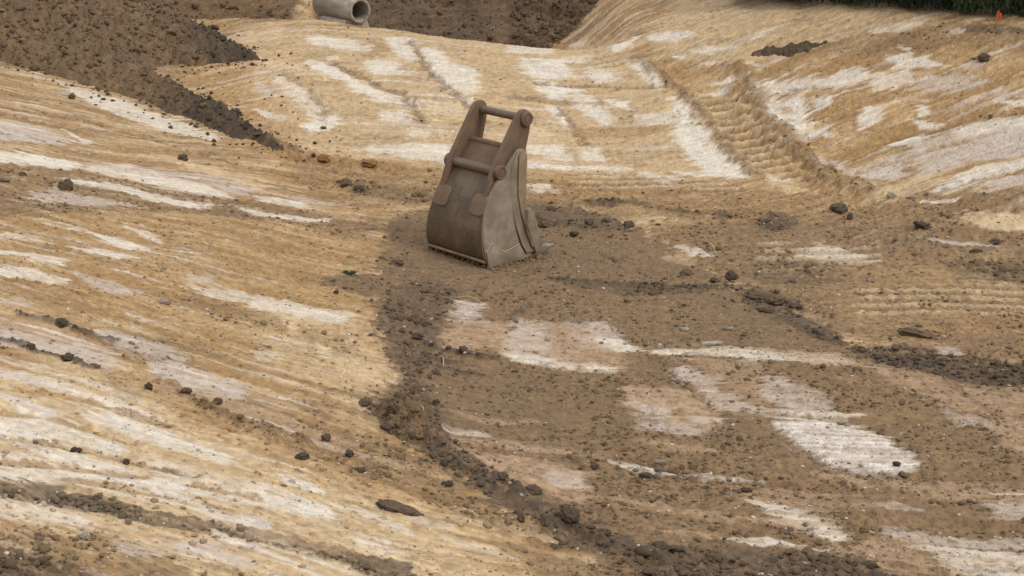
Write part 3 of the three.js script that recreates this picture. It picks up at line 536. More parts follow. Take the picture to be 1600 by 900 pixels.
function ground(x, d) {
  // direction in which blades and buckets were dragged: nearly across the view, turning on the right and far left slopes
  const z = -d;
  const tilt = mix(.13 + .1 * ss(-.6, -1.6, x) * ss(14, 11, d), -.2, ss(1.5, 5, x + (d - 18) * .25) * ss(15, 18, d)) - .24 * ss(13, 18, d) * ss(-2.5, -5, x);
  const t = z - tilt * x + .05 * noise(x * .8, z * .8);
  const st1 = noise(x * .55 + 7, t * 7), st2 = noise(x * .9 + 31, t * 13 + 5), st3 = noise(x * 1.6 + 3, t * 25);
  const i1 = noise(x * 2.1, z * 2.1), i2 = noise(x * 6.5 + 9, z * 6.5), i3 = noise(x * 11 + 4, t * 14), i4 = noise(x * 21, t * 27 + 8);
  const st = .5 * st1 + .35 * st2 + .25 * st3;
  // base: ochre and straw in streaks
  let m = ss(-.35, .55, st + .3 * i1) * .65;
  let r = mix(TONE[3][0], TONE[2][0], m), g = mix(TONE[3][1], TONE[2][1], m), b = mix(TONE[3][2], TONE[2][2], m), rough = mix(.6, .4, m), streak = .55, dark = 0, groove = 0;
  m = .7 * ss(.02, .5, .8 * noise(x * .9 + 20, t * 2.6) + .5 * noise(x * 2.3 + 61, t * 7.5) + .3 * st3 + .25 * i3); r = mix(r, TONE[4][0], m); g = mix(g, TONE[4][1], m); b = mix(b, TONE[4][2], m); rough = mix(rough, .85, m); dark = .2 * m;
  for (let i = 0; i < patches.length; i++) {
    const q = patches[i], e = q.e;
    if (x < q.x0 - e || x > q.x1 + e || d < q.y0 - e || d > q.y1 + e) continue;
    const soil = q.c > 2 && q.c < 7;
    let s = sdPoly(q.p, x, d) + (soil ? e * (.5 * st2 + .5 * i2 + .55 * i3 + .5 * i4) : e * (.5 + .8 * st2 + .8 * st3 + .45 * i2 + .25 * i3));
    m = soil ? ss(-e * .35, e * .35, s) : ss(-e * .5, e * .6, s); if (m <= 0) continue;
    m *= q.s * (1 - q.k * ss(-.05, .45, .55 * noise(x * 1.3 + 50 + i, t * 9) + .4 * st3 + .4 * i3 + .35 * i4));
    const a = ss(-.3, .5, st * .9 + .35 * i1 + .3 * i3) * .7, T = TONE[q.c], U = ALT[q.c];
    r = mix(r, mix(T[0], U[0], a), m); g = mix(g, mix(T[1], U[1], a), m); b = mix(b, mix(T[2], U[2], a), m);
    rough = mix(rough, ROUGH[q.c], m); streak = mix(streak, STREAK[q.c], m); dark = mix(dark, q.c === 6 ? 1 : q.c === 5 ? .24 : q.c === 4 ? .42 : q.c === 3 ? .1 : 0, m);
    if (q.c === 8) groove = m;
  }
  { // thin smears of pale clay dragged along the slopes
    const wl = Math.max(ss(.6, 1.8, .3 - (d - 9.7) * .265 - x), ss(20, 20.8, d) * ss(25, 24, d), .8 * ss(.2, 1, .87 * (x - 3.9) + .49 * (d - 19.2))) * (1 - Math.min(1, dark * 1.6));
    if (wl > 0) { m = .6 * wl * ss(.3, .62, .8 * noise(x * .42 + 5, t * 7.5) + .45 * noise(x * 1.3 + 8, t * 19) + .15 * i3); const T = i1 > 0 ? TONE[0] : TONE[1]; r = mix(r, T[0], m); g = mix(g, T[1], m); b = mix(b, T[2], m); rough = mix(rough, .25, m); }
  }
  let h = .035 * noise(x * .6 + 2, z * .6) + .02 * i1 * (.4 + rough);
  for (let i = 0; i < ridges.length; i++) {
    const q = ridges[i], w = q.w * 2.2;
    if (x < q.x0 - w || x > q.x1 + w || d < q.y0 - w || d > q.y1 + w) continue;
    const dist = dLine(q.p, x + .05 * i2, d + .05 * i1) / (q.w * (1 + .5 * i1 + .35 * i2)); if (dist > 2.2) continue;
    const f = Math.exp(-dist * dist); h += q.h * f * (.8 + .4 * i2 + .15 * i3);
    m = q.s * .85 * ss(.2, .95, f + .4 * i3 + .35 * i2 + .2 * i4); const T = TONE[q.c];
    r = mix(r, T[0], m); g = mix(g, T[1], m); b = mix(b, T[2], m); rough = mix(rough, ROUGH[q.c] * 1.1, m * .8); streak *= 1 - .6 * m; dark = mix(dark, q.c >= 4 ? .8 : .3, m * .6);
  }
  for (const q of bars) {
    if (x < q.x0 - .2 || x > q.x1 + .2 || d < q.y0 - .2 || d > q.y1 + .2) continue;
    m = ss(-.12, .1, sdPoly(q.p, x, d) + .12 * i2 + .06 * i3); if (m <= 0) continue;
    const ph = (d - q.tilt * x + .05 * i1 + .02 * i2) / q.per, f = ss(.38, .68, .5 + .5 * Math.sin(ph * 6.2832) + .12 * i3);
    h += q.amp * m * (f - .5) * (1 + .5 * i2); const a = m * (.55 - .5 * f) * .9, T = TONE[4];
    if (a > 0) { r = mix(r, T[0], a); g = mix(g, T[1], a); b = mix(b, T[2], a); }
    const c = m * f * .4, Y = TONE[2]; r = mix(r, Y[0], c); g = mix(g, Y[1], c); b = mix(b, Y[2], c);
  }
  if (groove > .2) {              // comb of tooth marks in the pale scrape
    const f = ss(.55, .95, Math.sin((t * 12.5 + .35 * i1 + .12 * st1) * 6.2832) + .4 * st2); h -= .014 * f * groove;
    m = f * groove * .55 * ss(-.3, .3, st3 + .3); const T = TONE[4]; r = mix(r, T[0], m); g = mix(g, T[1], m); b = mix(b, T[2], m);
  }
  // relief: drag marks and crumbs
  const lumpy = Math.max(0, i3 * .8 + i4 * .7 - .3), pit = Math.max(0, -i3 * .6 - i4 * .7 - .35);
  h += streak * (.003 * st1 + .004 * st2 + .005 * st3) + rough * (.010 * i2 + .010 * i3 + .008 * i4 + .02 * lumpy - .024 * pit);
  // grain of the soil itself: crumbs of darker and paler earth
  const j3 = noise(x * 12 + 204, t * 15 + 77), j4 = noise(x * 20 + 130, t * 27 + 61);
  let k = 1 + streak * (.10 * noise(x * .9 + 231, t * 13 + 95) + .14 * noise(x * 1.6 + 103, t * 25 + 40)) + (.05 + .12 * rough) * j3 + (.06 + .2 * rough) * j4;
  const crumb = ss(.4, .72, j4 * .5 - j3 * .7) * Math.min(1, rough * 1.1); k *= 1 - .45 * crumb;
  const fleck = ss(.5, .85, noise(x * 17 + 90, t * 23) * .9 + .25 * i2); k *= 1 + .38 * fleck * (1 - .6 * dark) * Math.min(1, rough * 1.6);
  const bq = ss(1.1, .6, Math.hypot(x + .12, d - 16.45)); h *= 1 - .75 * bq;
  G.h = macro(x, d) + h; G.r = r * k; G.g = g * k; G.b = b * k; G.rough = rough; G.dark = dark; return G;
}
function gridMesh(name, nx, ny, place, mat, parent = scene) {   // place(i, j) -> [x, y, z, r, g, b]
  const P = new Float32Array(nx * ny * 3), C = new Float32Array(nx * ny * 3), U = new Float32Array(nx * ny * 2), I = new Uint32Array((nx - 1) * (ny - 1) * 6);
  let k = 0;
  for (let j = 0; j < ny; j++) for (let i = 0; i < nx; i++) {
    const a = place(i, j), n = j * nx + i; P.set([a[0], a[1], a[2]], n * 3); C.set([Math.min(1, a[3]), Math.min(1, a[4]), Math.min(1, a[5])], n * 3); U[n * 2] = a[6] ?? a[0] / TILE; U[n * 2 + 1] = a[7] ?? a[2] / TILE;
  }
  for (let j = 0; j < ny - 1; j++) for (let i = 0; i < nx - 1; i++) { const n = j * nx + i; I[k++] = n; I[k++] = n + 1; I[k++] = n + nx; I[k++] = n + 1; I[k++] = n + nx + 1; I[k++] = n + nx; }
  const g = new THREE.BufferGeometry(); g.setAttribute('position', new THREE.BufferAttribute(P, 3)); g.setAttribute('color', new THREE.BufferAttribute(C, 3)); g.setAttribute('uv', new THREE.BufferAttribute(U, 2)); g.setIndex(new THREE.BufferAttribute(I, 1));
  g.computeVertexNormals(); return mesh(name, g, mat, parent);
}
{ // one sheet, finest in the basin, coarse towards the horizon
  const ds = [], qs = [];
  for (let i = 0; i < 16; i++) ds.push(-60 + 66 * (1 - (1 - i / 16) ** 2));
  for (let i = 0; i <= 1340; i++) ds.push(6.6 * Math.pow(27 / 6.6, i / 1340));
  for (let i = 1; i <= 24; i++) ds.push(27 + 400 * (i / 24) ** 3);
  for (let i = 24; i >= 1; i--) qs.push(-.385 - 5 * (i / 24) ** 2.4);
  for (let i = 0; i <= 840; i++) qs.push(-.385 + .77 * i / 840);
  for (let i = 1; i <= 24; i++) qs.push(.385 + 5 * (i / 24) ** 2.4);
  ds.reverse();
  const o = gridMesh('ground', qs.length, ds.length, (i, j) => { const d = ds[j], x = qs[i] * Math.max(d, 6.6); const a = ground(x, d); return [x, a.h, -d, a.r, a.g, a.b]; }, groundMat);
  structure(o, 'scraped ochre clay ground of the excavated basin', 'ground');
}
const groundY = (x, d) => ground(x, d).h;

// ---------- dark bank behind the basin ----------
let rearBank;
{
  const nx = 520, ny = 130, K = TONE[6], D = TONE[5], B = TONE[4], O = TONE[3], Y = TONE[2];
  const o = rearBank = gridMesh('rear_bank', nx, ny, (i, j) => {
    const x = -17 + 24 * i / (nx - 1), s = 5.2 * Math.pow(1 - j / (ny - 1), 1.5);
    const n1 = noise(x * .7, s * .9 + 20), n2 = noise(x * 2.3, s * 3 + 4), n3 = noise(x * 7, s * 8), n4 = noise(x * 18, s * 20), lay = noise(x * .5 + 8, s * 9);
    const rough = mix(.5, 1.2, ss(-.3, .5, x + .3 * n1));
    const push = .16 * n1 + rough * (.06 * n2 + .06 * n3 + .045 * n4 + .09 * Math.max(0, n3 * .7 + n4 * .6 - .25)) + .02 * lay;
    const y = .2 + s * .66 + push * .7, d = 25.75 + s * .74 - push * .7 - .35 * ss(-3.2, -4.5, x);
    let c = mix(.35, .8, ss(-.5, .5, n2 * .6 + n3 * .5 + lay * .3)) + .0, r = mix(D[0], K[0], c), g = mix(D[1], K[1], c), b = mix(D[2], K[2], c);
    let m = .55 * ss(-3.4, -4.1, x + .25 * n2); r = mix(r, B[0], m); g = mix(g, B[1], m); b = mix(b, B[2], m);
    m = ss(.28, .12, Math.abs(x + 3.33 + .12 * n2)) * ss(-.9, .1, n3 + .3); r = mix(r, mix(O[0], Y[0], .4 + .4 * n3), m); g = mix(g, mix(O[1], Y[1], .4 + .4 * n3), m); b = mix(b, mix(O[2], Y[2], .4 + .4 * n3), m);
    m = .5 * ss(.55, .8, noise(x * 5 + 60, s * 7) + .2 * n4); r = mix(r, O[0] * .9, m); g = mix(g, O[1] * .75, m); b = mix(b, O[2] * .8, m);
    const k = 1 + .22 * n4 + .16 * n3; return [x, y, -d, r * k, g * k, b * k, x / TILE, s / TILE];
  }, soilMat);
  structure(o, 'dark brown topsoil bank rising behind the basin', 'bank');
}

// ---------- heaps of topsoil ----------
function heap(name, edge, label, step, shape, tone, lumpAmp = 1) {
  const q = prep(edge), pad = .12, nx = Math.ceil((q.x1 - q.x0 + 2 * pad) / step) + 1, ny = Math.ceil((q.y1 - q.y0 + 2 * pad) / step) + 1;
  const K = TONE[6], D = TONE[5], O = TONE[3];
  const o = gridMesh(name, nx, ny, (i, j) => {
    const x = q.x0 - pad + step * i, d = q.y1 + pad - step * j, z = -d;
    const n1 = noise(x * 1.1 + 5, z * 1.1), n2 = noise(x * 4 + 3, z * 4), n3 = noise(x * 10, z * 10), n4 = noise(x * 24, z * 24);
    const sd = sdPoly(edge, x, d) + .05 * n2 + .03 * n3;
    const h = sd > 0 ? shape(sd, x, d) * (1 + .12 * n2) : sd * .6;
    const g0 = groundY(x, d) - .006, lump = Math.min(1, Math.max(0, sd * 6));
    const y = g0 + h + lump * lumpAmp * (.04 * n2 + .032 * n3 + .022 * n4 + .05 * Math.max(0, n3 * .75 + n4 * .6 - .25)) + .03 * n1 * lump;
    const n5 = noise(x * 15 + 80, z * 15), c = Math.min(1, Math.max(0, tone(x, d, sd, n1, n2, n3) + .45 * n5 + .25 * n4)), k = 1 + .2 * n4 + .12 * n3 - .3 * ss(.4, .8, noise(x * 19 + 33, z * 19));
    const m = ss(.3, .75, n2 * .4 + noise(x * 3 + 70, z * 3) * .5 + .4 * n5) * .5;
    return [x, y, z, mix(mix(D[0], K[0], c), O[0], m) * k, mix(mix(D[1], K[1], c), O[1], m) * k, mix(mix(D[2], K[2], c), O[2], m) * k];
  }, soilMat);
  tag(o, label, 'soil heap'); return o;
}
const bigHeap = heap('soil_heap', HEAP_EDGE, 'big dark topsoil heap with two tongues at the upper left', .028, (sd, x, d) => .42 * sd * (1 - .28 * Math.min(1, sd)) + .05 * ss(0, .12, sd), (x, d, sd, n1, n2, n3) => Math.min(1, Math.max(0, .25 + .75 * ss(-5.2, -4.0, x + .3 * n1) + .35 * n2 + .2 * n3)));
const smallMound = heap('soil_mound', MOUND_EDGE, 'small raked mound of dark soil on the floor below the bucket', .016, (sd, x, d) => (.17 * ss(0, .36, sd) + .12 * Math.min(sd, .4)) * (1 + .1 * Math.sin((x * .8 - d) * 42 + 3 * noise(x * 4, d * 4))), (x, d, sd, n1, n2, n3) => .28 + .3 * n2 + .2 * n3, .22);
heap('soil_berm', BERM_EDGE, 'low black soil berm on the pale right slope', .02, sd => .03 + .16 * ss(0, .2, sd), (x, d, sd, n1, n2) => .9, .6);

// ---------- loose crumbs nobody could count ----------
function lump(seed, detail, amp) {
  let g = mergeVertices(new THREE.IcosahedronGeometry(1, detail).deleteAttribute('uv').deleteAttribute('normal')); const p = g.attributes.position;
  for (let i = 0; i < p.count; i++) {
    const x = p.getX(i), y = p.getY(i), z = p.getZ(i), s = 1 + amp * (noise(x * 1.3 + seed * 9, y * 1.3 + z) + .6 * noise(y * 2.7 + seed, z * 2.7 - x) + .4 * noise(z * 5 + seed * 3, x * 5 + y * 4));
    p.setXYZ(i, x * s, y * s, z * s);
  }
  g.computeVertexNormals();
  const u = new Float32Array(p.count * 2); for (let i = 0; i < p.count; i++) { u[2 * i] = p.getX(i) * .2 + p.getZ(i) * .1 + seed * .3; u[2 * i + 1] = p.getY(i) * .2 + p.getZ(i) * .13; }
  g.setAttribute('uv', new THREE.BufferAttribute(u, 2)); return g;
}
const crumbMat = new THREE.MeshStandardMaterial({ color: 0xffffff, roughness: 1 });
function scatter(name, label, category, geo, n, pick) {
  const im = new THREE.InstancedMesh(geo, crumbMat, n), M = new THREE.Matrix4(), Q = new THREE.Quaternion(), E = new THREE.Euler(), S = new THREE.Vector3(), P = new THREE.Vector3(), c = new THREE.Color();
  let k = 0, tries = 0;
  while (k < n && tries++ < n * 40) {
    const d = 7 * Math.pow(26 / 7, rnd()), x = (rnd() * 2 - 1) * .37 * d, r = pick(x, d); if (!r) continue;
    P.set(x, r.y, -d); E.set(rnd() * 6.28, rnd() * 6.28, rnd() * 6.28); Q.setFromEuler(E); S.set(r.s * (.7 + .7 * rnd()), r.s * (.45 + .5 * rnd()), r.s * (.7 + .7 * rnd()));
    E.set((rnd() - .5) * .6, rnd() * 6.28, (rnd() - .5) * .6); Q.setFromEuler(E);
    M.compose(P, Q, S); im.setMatrixAt(k, M); c.setRGB(...r.c); im.setColorAt(k, c); k++;
  }
  im.count = k; im.name = numbered(name); im.castShadow = im.receiveShadow = true; tag(im, label, category, null, 'stuff'); scene.add(im);
}
const inBucket = (x, d) => Math.hypot(x + .3, d - 16.6) < .75;
for (let v = 0; v < 3; v++) scatter('soil_crumbs', ['fine dark soil crumbs strewn over the basin floor', 'angular dark soil crumbs strewn over the basin floor', 'coarse dark soil crumbs strewn over the basin floor'][v], 'soil crumbs', lump(v + 1, 1, .45), [8000, 5500, 1500][v], (x, d) => {
  const a = ground(x, d); if (rnd() > a.dark * 1.1 + .04 || inBucket(x, d)) return null;
  if (noise(x * 1.7 + 12, d * 1.7) + .4 * noise(x * 5, d * 5) < (rnd() - .5) * .9) return null;
  const s = [.005, .0075, .011][v] * (1 + 1.6 * rnd() ** 3) * (.8 + 1.0 * a.dark), k = (.8 + .5 * rnd()) * GRAIN, t = rnd() * .7, K = TONE[6];
  return { y: a.h + s * .15, s, c: [mix(a.r * .8 * GRAIN, K[0] * k, t), mix(a.g * .8 * GRAIN, K[1] * k, t), mix(a.b * .8 * GRAIN, K[2] * k, t)] };
});
scatter('clay_crumbs', 'small ochre clay crumbs strewn over the slopes', 'clay crumbs', lump(7, 1, .45), 9000, (x, d) => {
  const a = ground(x, d); if (a.rough < .3 || a.dark > .7 || rnd() > a.rough || inBucket(x, d)) return null;
  if (noise(x * 1.9 + 42, d * 1.9) + .4 * noise(x * 5 + 9, d * 5) < (rnd() - .5) * .9) return null;
  const s = .006 * (1 + 1.8 * rnd() ** 3), k = (.6 + .65 * rnd()) * GRAIN; return { y: a.h + s * .15, s, c: [a.r * k, a.g * k, a.b * k] };
});
scatter('pale_pebbles', 'small pale pebbles and chips strewn over the ground', 'pebbles', lump(9, 1, .4), 1700, (x, d) => {
  const a = ground(x, d); if (rnd() > a.rough || inBucket(x, d)) return null;
  const s = .006 * (1 + 1.6 * rnd() ** 3), k = (.6 + .4 * rnd()) * GRAIN, W = TONE[1]; return { y: a.h + s * .1, s, c: [W[0] * k, W[1] * k, W[2] * k] };
});
function scatterOn(name, label, over, n, size, ok) {   // crumbs lying on a heap or bank, at its own surface
  const im = new THREE.InstancedMesh(lump(14, 1, .45), crumbMat, n), M = new THREE.Matrix4(), Q = new THREE.Quaternion(), E = new THREE.Euler(), S = new THREE.Vector3(), P = new THREE.Vector3(), c = new THREE.Color();
  const p = over.geometry.attributes.position, col = over.geometry.attributes.color; let k = 0, tries = 0;
  while (k < n && tries++ < n * 60) {
    const i = Math.floor(rnd() * p.count); P.fromBufferAttribute(p, i); if (!ok(P.x, P.y, -P.z)) continue;
    const s = size * (1 + 3 * rnd() ** 5), t = (.55 + .55 * rnd()) * GRAIN; P.y += s * .25; E.set(rnd() * 6.28, rnd() * 6.28, rnd() * 6.28); Q.setFromEuler(E); S.set(s * (.8 + .6 * rnd()), s * (.6 + .4 * rnd()), s * (.8 + .6 * rnd()));
    M.compose(P, Q, S); im.setMatrixAt(k, M); c.setRGB(col.getX(i) * t, col.getY(i) * t, col.getZ(i) * t); im.setColorAt(k, c); k++;
  }
  im.count = k; im.name = numbered(name); im.castShadow = im.receiveShadow = true; tag(im, label, 'soil crumbs', null, 'stuff'); scene.add(im);
}
scatterOn('heap_crumbs', 'lumpy crumbs covering the big dark soil heap', bigHeap, 6500, .0125, (x, y, d) => sdPoly(HEAP_EDGE, x, d) > .04 && x > -9);
scatterOn('mound_crumbs', 'crumbs covering the small raked mound', smallMound, 260, .008, (x, y, d) => sdPoly(MOUND_EDGE, x, d) > .02);
scatterOn('bank_crumbs', 'lumps lying on the dark rear bank', rearBank, 3600, .0135, (x, y, d) => x > -6.5 && x < 3.5 && y < 2.2 && (x > 0 || rnd() < .35));

scatter('spill_crumbs', 'dark crumbs spilled around the foot of the big heap', 'soil crumbs', lump(5, 1, .45), 1100, (x, d) => {
  const sd = sdPoly(HEAP_EDGE, x, d); if (sd > .02 || sd < -.9 || rnd() > Math.exp(sd / .22)) return null;
  const a = ground(x, d), s = .011 * (1 + 2 * rnd() ** 3), k = (.75 + .5 * rnd()) * GRAIN, K = TONE[6]; return { y: a.h + s * .2, s, c: [K[0] * k, K[1] * k, K[2] * k] };
});
{ // soil pushed up where the bucket presses in
  const c = Math.cos(46.5 * Math.PI / 180), q = Math.sin(46.5 * Math.PI / 180), foot = [[0, 0], [-.93, 0], [-.93, .66], [0, .66]].map(([w, u]) => [-.2425 + w * c + u * q, 15.961 - w * q + u * c]).flat(), n = 420;
  const im = new THREE.InstancedMesh(lump(6, 1, .45), crumbMat, n), M = new THREE.Matrix4(), Q = new THREE.Quaternion(), E = new THREE.Euler(), S = new THREE.Vector3(), P = new THREE.Vector3(), col = new THREE.Color(); let k = 0, tries = 0;
  while (k < n && tries++ < 60000) {
    const x = -.9 + 1.6 * rnd(), d = 15.6 + 1.8 * rnd(), sd = sdPoly(foot, x, d); if (sd > .012 || rnd() > Math.exp(sd / .05) || (x + .2425) * q + (d - 15.961) * c < .0) continue;
    const a = ground(x, d), s = .009 * (1 + 1.8 * rnd() ** 3), f = (.7 + .45 * rnd()) * GRAIN; E.set(rnd() * 6, rnd() * 6, rnd() * 6); Q.setFromEuler(E); S.set(s * 1.2, s * .8, s); P.set(x, a.h + s * .2 + .012 * Math.exp(sd / .04), -d); M.compose(P, Q, S); im.setMatrixAt(k, M); im.setColorAt(k++, col.setRGB(a.r * f, a.g * f, a.b * f));
  }
  im.count = k; im.name = numbered('pushed_soil'); im.castShadow = im.receiveShadow = true; tag(im, 'loose soil pushed up along the bucket foot', 'soil crumbs', null, 'stuff'); scene.add(im);
}

// ---------- clods and stones one can point at ----------
{
  const geos = []; for (let i = 0; i < 7; i++) geos.push(lump(i + 20, 4, .38));
  const stoneGeos = []; for (let i = 0; i < 4; i++) stoneGeos.push(lump(i + 40, 3, .28));
  const mk = (r, g, b, f = 1) => new THREE.MeshStandardMaterial({ color: color(r, g, b), roughness: 1, bumpMap: soilGrain.bump, bumpScale: .02 });
  const mats = { d: [mk(116, 97, 78), mk(126, 106, 84), mk(106, 91, 76)], b: [mk(128, 98, 70)], o: [mk(160, 118, 72), mk(150, 105, 60)], w: [mk(208, 196, 180), mk(198, 180, 158)], g: [mk(158, 146, 132)] };
  const ray = new THREE.Raycaster(), heaps = scene.children.filter(o => /^soil_(heap|mound|berm)/.test(o.name));
  STONES.forEach(([x, d, w, h, kind, label], i) => {
    const stone = kind === 'w' || kind === 'g', set = stone ? stoneGeos : geos, M = mats[kind];
    const o = mesh(stone ? 'stone' : 'soil_clod', set[i % set.length], M[i % M.length]);
    tag(o, label, stone ? 'stone' : 'clod', stone ? 'pale stones lying in the basin' : 'soil clods lying in the basin');
    let y = groundY(x, d);
    ray.set(new THREE.Vector3(x, 6, -d), new THREE.Vector3(0, -1, 0)); const hit = ray.intersectObjects(heaps)[0]; if (hit) y = Math.max(y, hit.point.y);
    const a = w * .52, b = Math.max(h * .58, .02), c = w > h * 2.4 ? Math.max(w * .2, h * .7) : w * .5;
    o.scale.set(a, b, c); o.position.set(x, y + b * .45, -d - c * .3); o.rotation.set((rnd() - .5) * .3, w > h * 2.4 ? (label.includes('across') ? -.25 : -.12) : rnd() * 6.28, label.includes('across') ? -.22 : (rnd() - .5) * .3);
  });
}

// ---------- the excavator bucket ----------
function metal(seed, base, alt, rust, rustAmt, scratch, roughness, metalness, vert = 0) {
  const N = 512, A = shown(...base), B = shown(...alt), R = shown(...rust), to = v => Math.round(255 * Math.min(1, Math.max(0, v <= .0031308 ? v * 12.92 : 1.055 * Math.pow(v, 1 / 2.4) - .055)));
  const map = dataTex(N, N, (u, v) => {
    const a = tnoise(u, v, 4, seed), b = tnoise(u, v, 11, seed + 5), c = tnoise(u, v, 34, seed + 9), e = tnoise(u, v, 90, seed + 13), sv = noise(u * 60 + seed, v * 5);
    let m = ss(-.4, .5, a * .6 + b * .4 + (vert ? sv * vert : 0)), k = 1 + .08 * c + .07 * e;
    let r = mix(A[0], B[0], m), g = mix(A[1], B[1], m), bl = mix(A[2], B[2], m);
    m = rustAmt * ss(.0, .55, b * .7 + c * .5 + a * .4); r = mix(r, R[0], m); g = mix(g, R[1], m); bl = mix(bl, R[2], m);
    const s1 = noise(u * 7 + v * 31 + seed, v * 140 - u * 60), s2 = noise(u * 90 + seed, v * 9 + u * 20);
    if (s1 > .78) k *= 1 + scratch; if (s2 > .82) k *= 1 + scratch * .7; if (c * .6 + e * .6 > .7) k *= .72;
    return [to(r * k), to(g * k), to(bl * k)];
  }, true);
  const bump = dataTex(N, N, (u, v) => { const h = 128 + 45 * tnoise(u, v, 30, seed + 2) + 50 * tnoise(u, v, 80, seed + 3) + 20 * tnoise(u, v, 6, seed); return [h, h, h]; });
  return new THREE.MeshStandardMaterial({ map, bumpMap: bump, bumpScale: .004, roughness, metalness });
}
function uvBox(g, s = 1) {        // uv in metres from the dominant axis of the face
  g = g.index ? g.toNonIndexed() : g; const p = g.attributes.position, n = p.count, U = new Float32Array(n * 2), a = new THREE.Vector3(), b = new THREE.Vector3(), c = new THREE.Vector3();
  for (let i = 0; i < n; i += 3) {
    a.fromBufferAttribute(p, i); b.fromBufferAttribute(p, i + 1).sub(a); c.fromBufferAttribute(p, i + 2).sub(a); b.cross(c); const X = Math.abs(b.x), Y = Math.abs(b.y), Z = Math.abs(b.z);
    for (let k = i; k < i + 3; k++) { const x = p.getX(k), y = p.getY(k), z = p.getZ(k); const uv = X >= Y && X >= Z ? [z, y] : Y >= Z ? [x, z] : [x, y]; U[2 * k] = uv[0] * s + .37; U[2 * k + 1] = uv[1] * s + .21; }
  }
  g.setAttribute('uv', new THREE.BufferAttribute(U, 2)); return g;
}
{
  const TH = 46.5 * Math.PI / 180, ax = -.2425, ad = 15.961, hw = .465;
  const bx = ax - hw * Math.cos(TH) + .3 * Math.sin(TH), bz = -ad - hw * Math.sin(TH) - .3 * Math.cos(TH);
  const base = .022;
  const g = thing('excavator_bucket', 'rusty steel excavator bucket standing upright on the dark soil', 'bucket', [bx, base, bz], -TH);
  const U0 = .3;                                                       // group origin below the middle of the bucket
  const shellMat = metal(3, [120, 103, 85], [84, 73, 61], [134, 100, 74], .4, .35, .58, .05, .25), plateMat = metal(17, [164, 151, 132], [134, 124, 110], [152, 124, 94], .4, .35, .55, .05);
  const rustMat = metal(29, [132, 108, 87], [106, 89, 74], [146, 106, 77], .45, .3, .72, .05), padMat = metal(41, [136, 114, 94], [118, 102, 86], [154, 108, 76], .5, .3, .7, .05);
  const barMat = metal(53, [164, 145, 116], [142, 126, 104], [150, 116, 80], .35, .3, .65, .05), pinMat = metal(61, [130, 116, 102], [108, 98, 90], [150, 106, 70], .6, .4, .5, .2), beadMat = new THREE.MeshStandardMaterial({ color: color(186, 170, 146), roughness: .7 }), tipMat = metal(71, [205, 200, 196], [176, 172, 168], [150, 130, 110], .2, .2, .35, .6);
  const taper = y => 1 - .15 * ss(.1, .78, y);
  const finish = (geo, tap = true) => { const p = geo.attributes.position; for (let i = 0; i < p.count; i++) { const y = p.getY(i); if (tap) p.setX(i, p.getX(i) * taper(y)); p.setZ(i, p.getZ(i) + U0); } geo = uvBox(geo); return toCreasedNormals(geo, .6); };
  // a profile in (depth, height), as thick as t, from x0 along the width
  const slab = (pts, x0, t, bevel = .004, tap = true, holes = 0) => {
    const s = new THREE.Shape(); pts.forEach(([u, v], i) => i ? s.lineTo(u, v) : s.moveTo(u, v));
    const e = new THREE.ExtrudeGeometry(s, { depth: t - 2 * bevel, bevelEnabled: true, bevelSize: bevel, bevelThickness: bevel, bevelOffset: -bevel, bevelSegments: 2, steps: 1 });
    e.translate(0, 0, x0 + bevel); e.rotateY(Math.PI / 2); return finish(e, tap);
  };
  const back = new THREE.CatmullRomCurve3([[-.004, .05], [-.036, .13], [-.05, .22], [-.042, .37], [.01, .56], [.085, .713], [.22, .887], [.354, 1.018], [.452, 1.135]].map(([u, v]) => new THREE.Vector3(u, v, 0))).getPoints(44).map(p => [p.x, p.y]);
  const front = [[.50, 1.163], [.548, 1.16], [.58, 1.138], [.594, 1.10], [.588, .98], [.566, .725], [.552, .53], [.575, .38], [.61, .27], [.64, .15], [.665, .05], [.672, .004]];
  const prof = [[.01, .002], ...back, [.466, 1.152], ...front];
  // rolled shell: floor, heel and back in one bent plate
  const line = [[.70, .022], [.60, .006], [.40, 0], [.16, 0], [.06, .014], ...back];
  const inner = line.map((p, i) => { const a = line[Math.max(0, i - 1)], b = line[Math.min(line.length - 1, i + 1)], l = Math.hypot(b[0] - a[0], b[1] - a[1]); return [p[0] + (b[1] - a[1]) / l * .028, p[1] - (b[0] - a[0]) / l * .028]; });
  { const s = [...line, ...inner.reverse()], steps = 12; const parts = []; for (let k = 0; k < 1; k++) parts.push(slab(s, -hw + .026, 2 * hw - .052, .003)); mesh('shell', parts[0], shellMat, g); }
  mesh('heel_strip', slab([[-.010, .048], [-.016, .07], [-.034, .086], [-.04, .066], [-.018, .042]], -hw + .026, 2 * hw - .052, .004), barMat, g);
  for (const s of [1, -1]) {
    const at = (x, t) => s > 0 ? x : -x - t;
    const sp_ = mesh('side_plate', slab(prof, at(hw - .025, .025), .025), plateMat, g);
    mesh('edge_bar', slab([[.388, 1.0], [.362, .9], [.361, .767], [.371, .561], [.407, .349], [.463, .165], [.53, .06], [.655, .06], [.60, .27], [.566, .38], [.543, .53], [.557, .725], [.579, .98], [.584, 1.09], [.57, 1.128], [.545, 1.15], [.50, 1.152], [.47, 1.14], [.43, 1.08]], at(hw + .001, .022), .022, .007), plateMat, g);
    mesh('front_bar', slab([[.47, 1.11], [.455, .9], [.449, .7], [.47, .5], [.52, .3], [.585, .12], [.66, .12], [.60, .27], [.566, .38], [.543, .53], [.557, .725], [.579, .98], [.582, 1.085], [.565, 1.12], [.54, 1.138], [.5, 1.14]], at(hw + .024, .026), .026, .008), barMat, g);
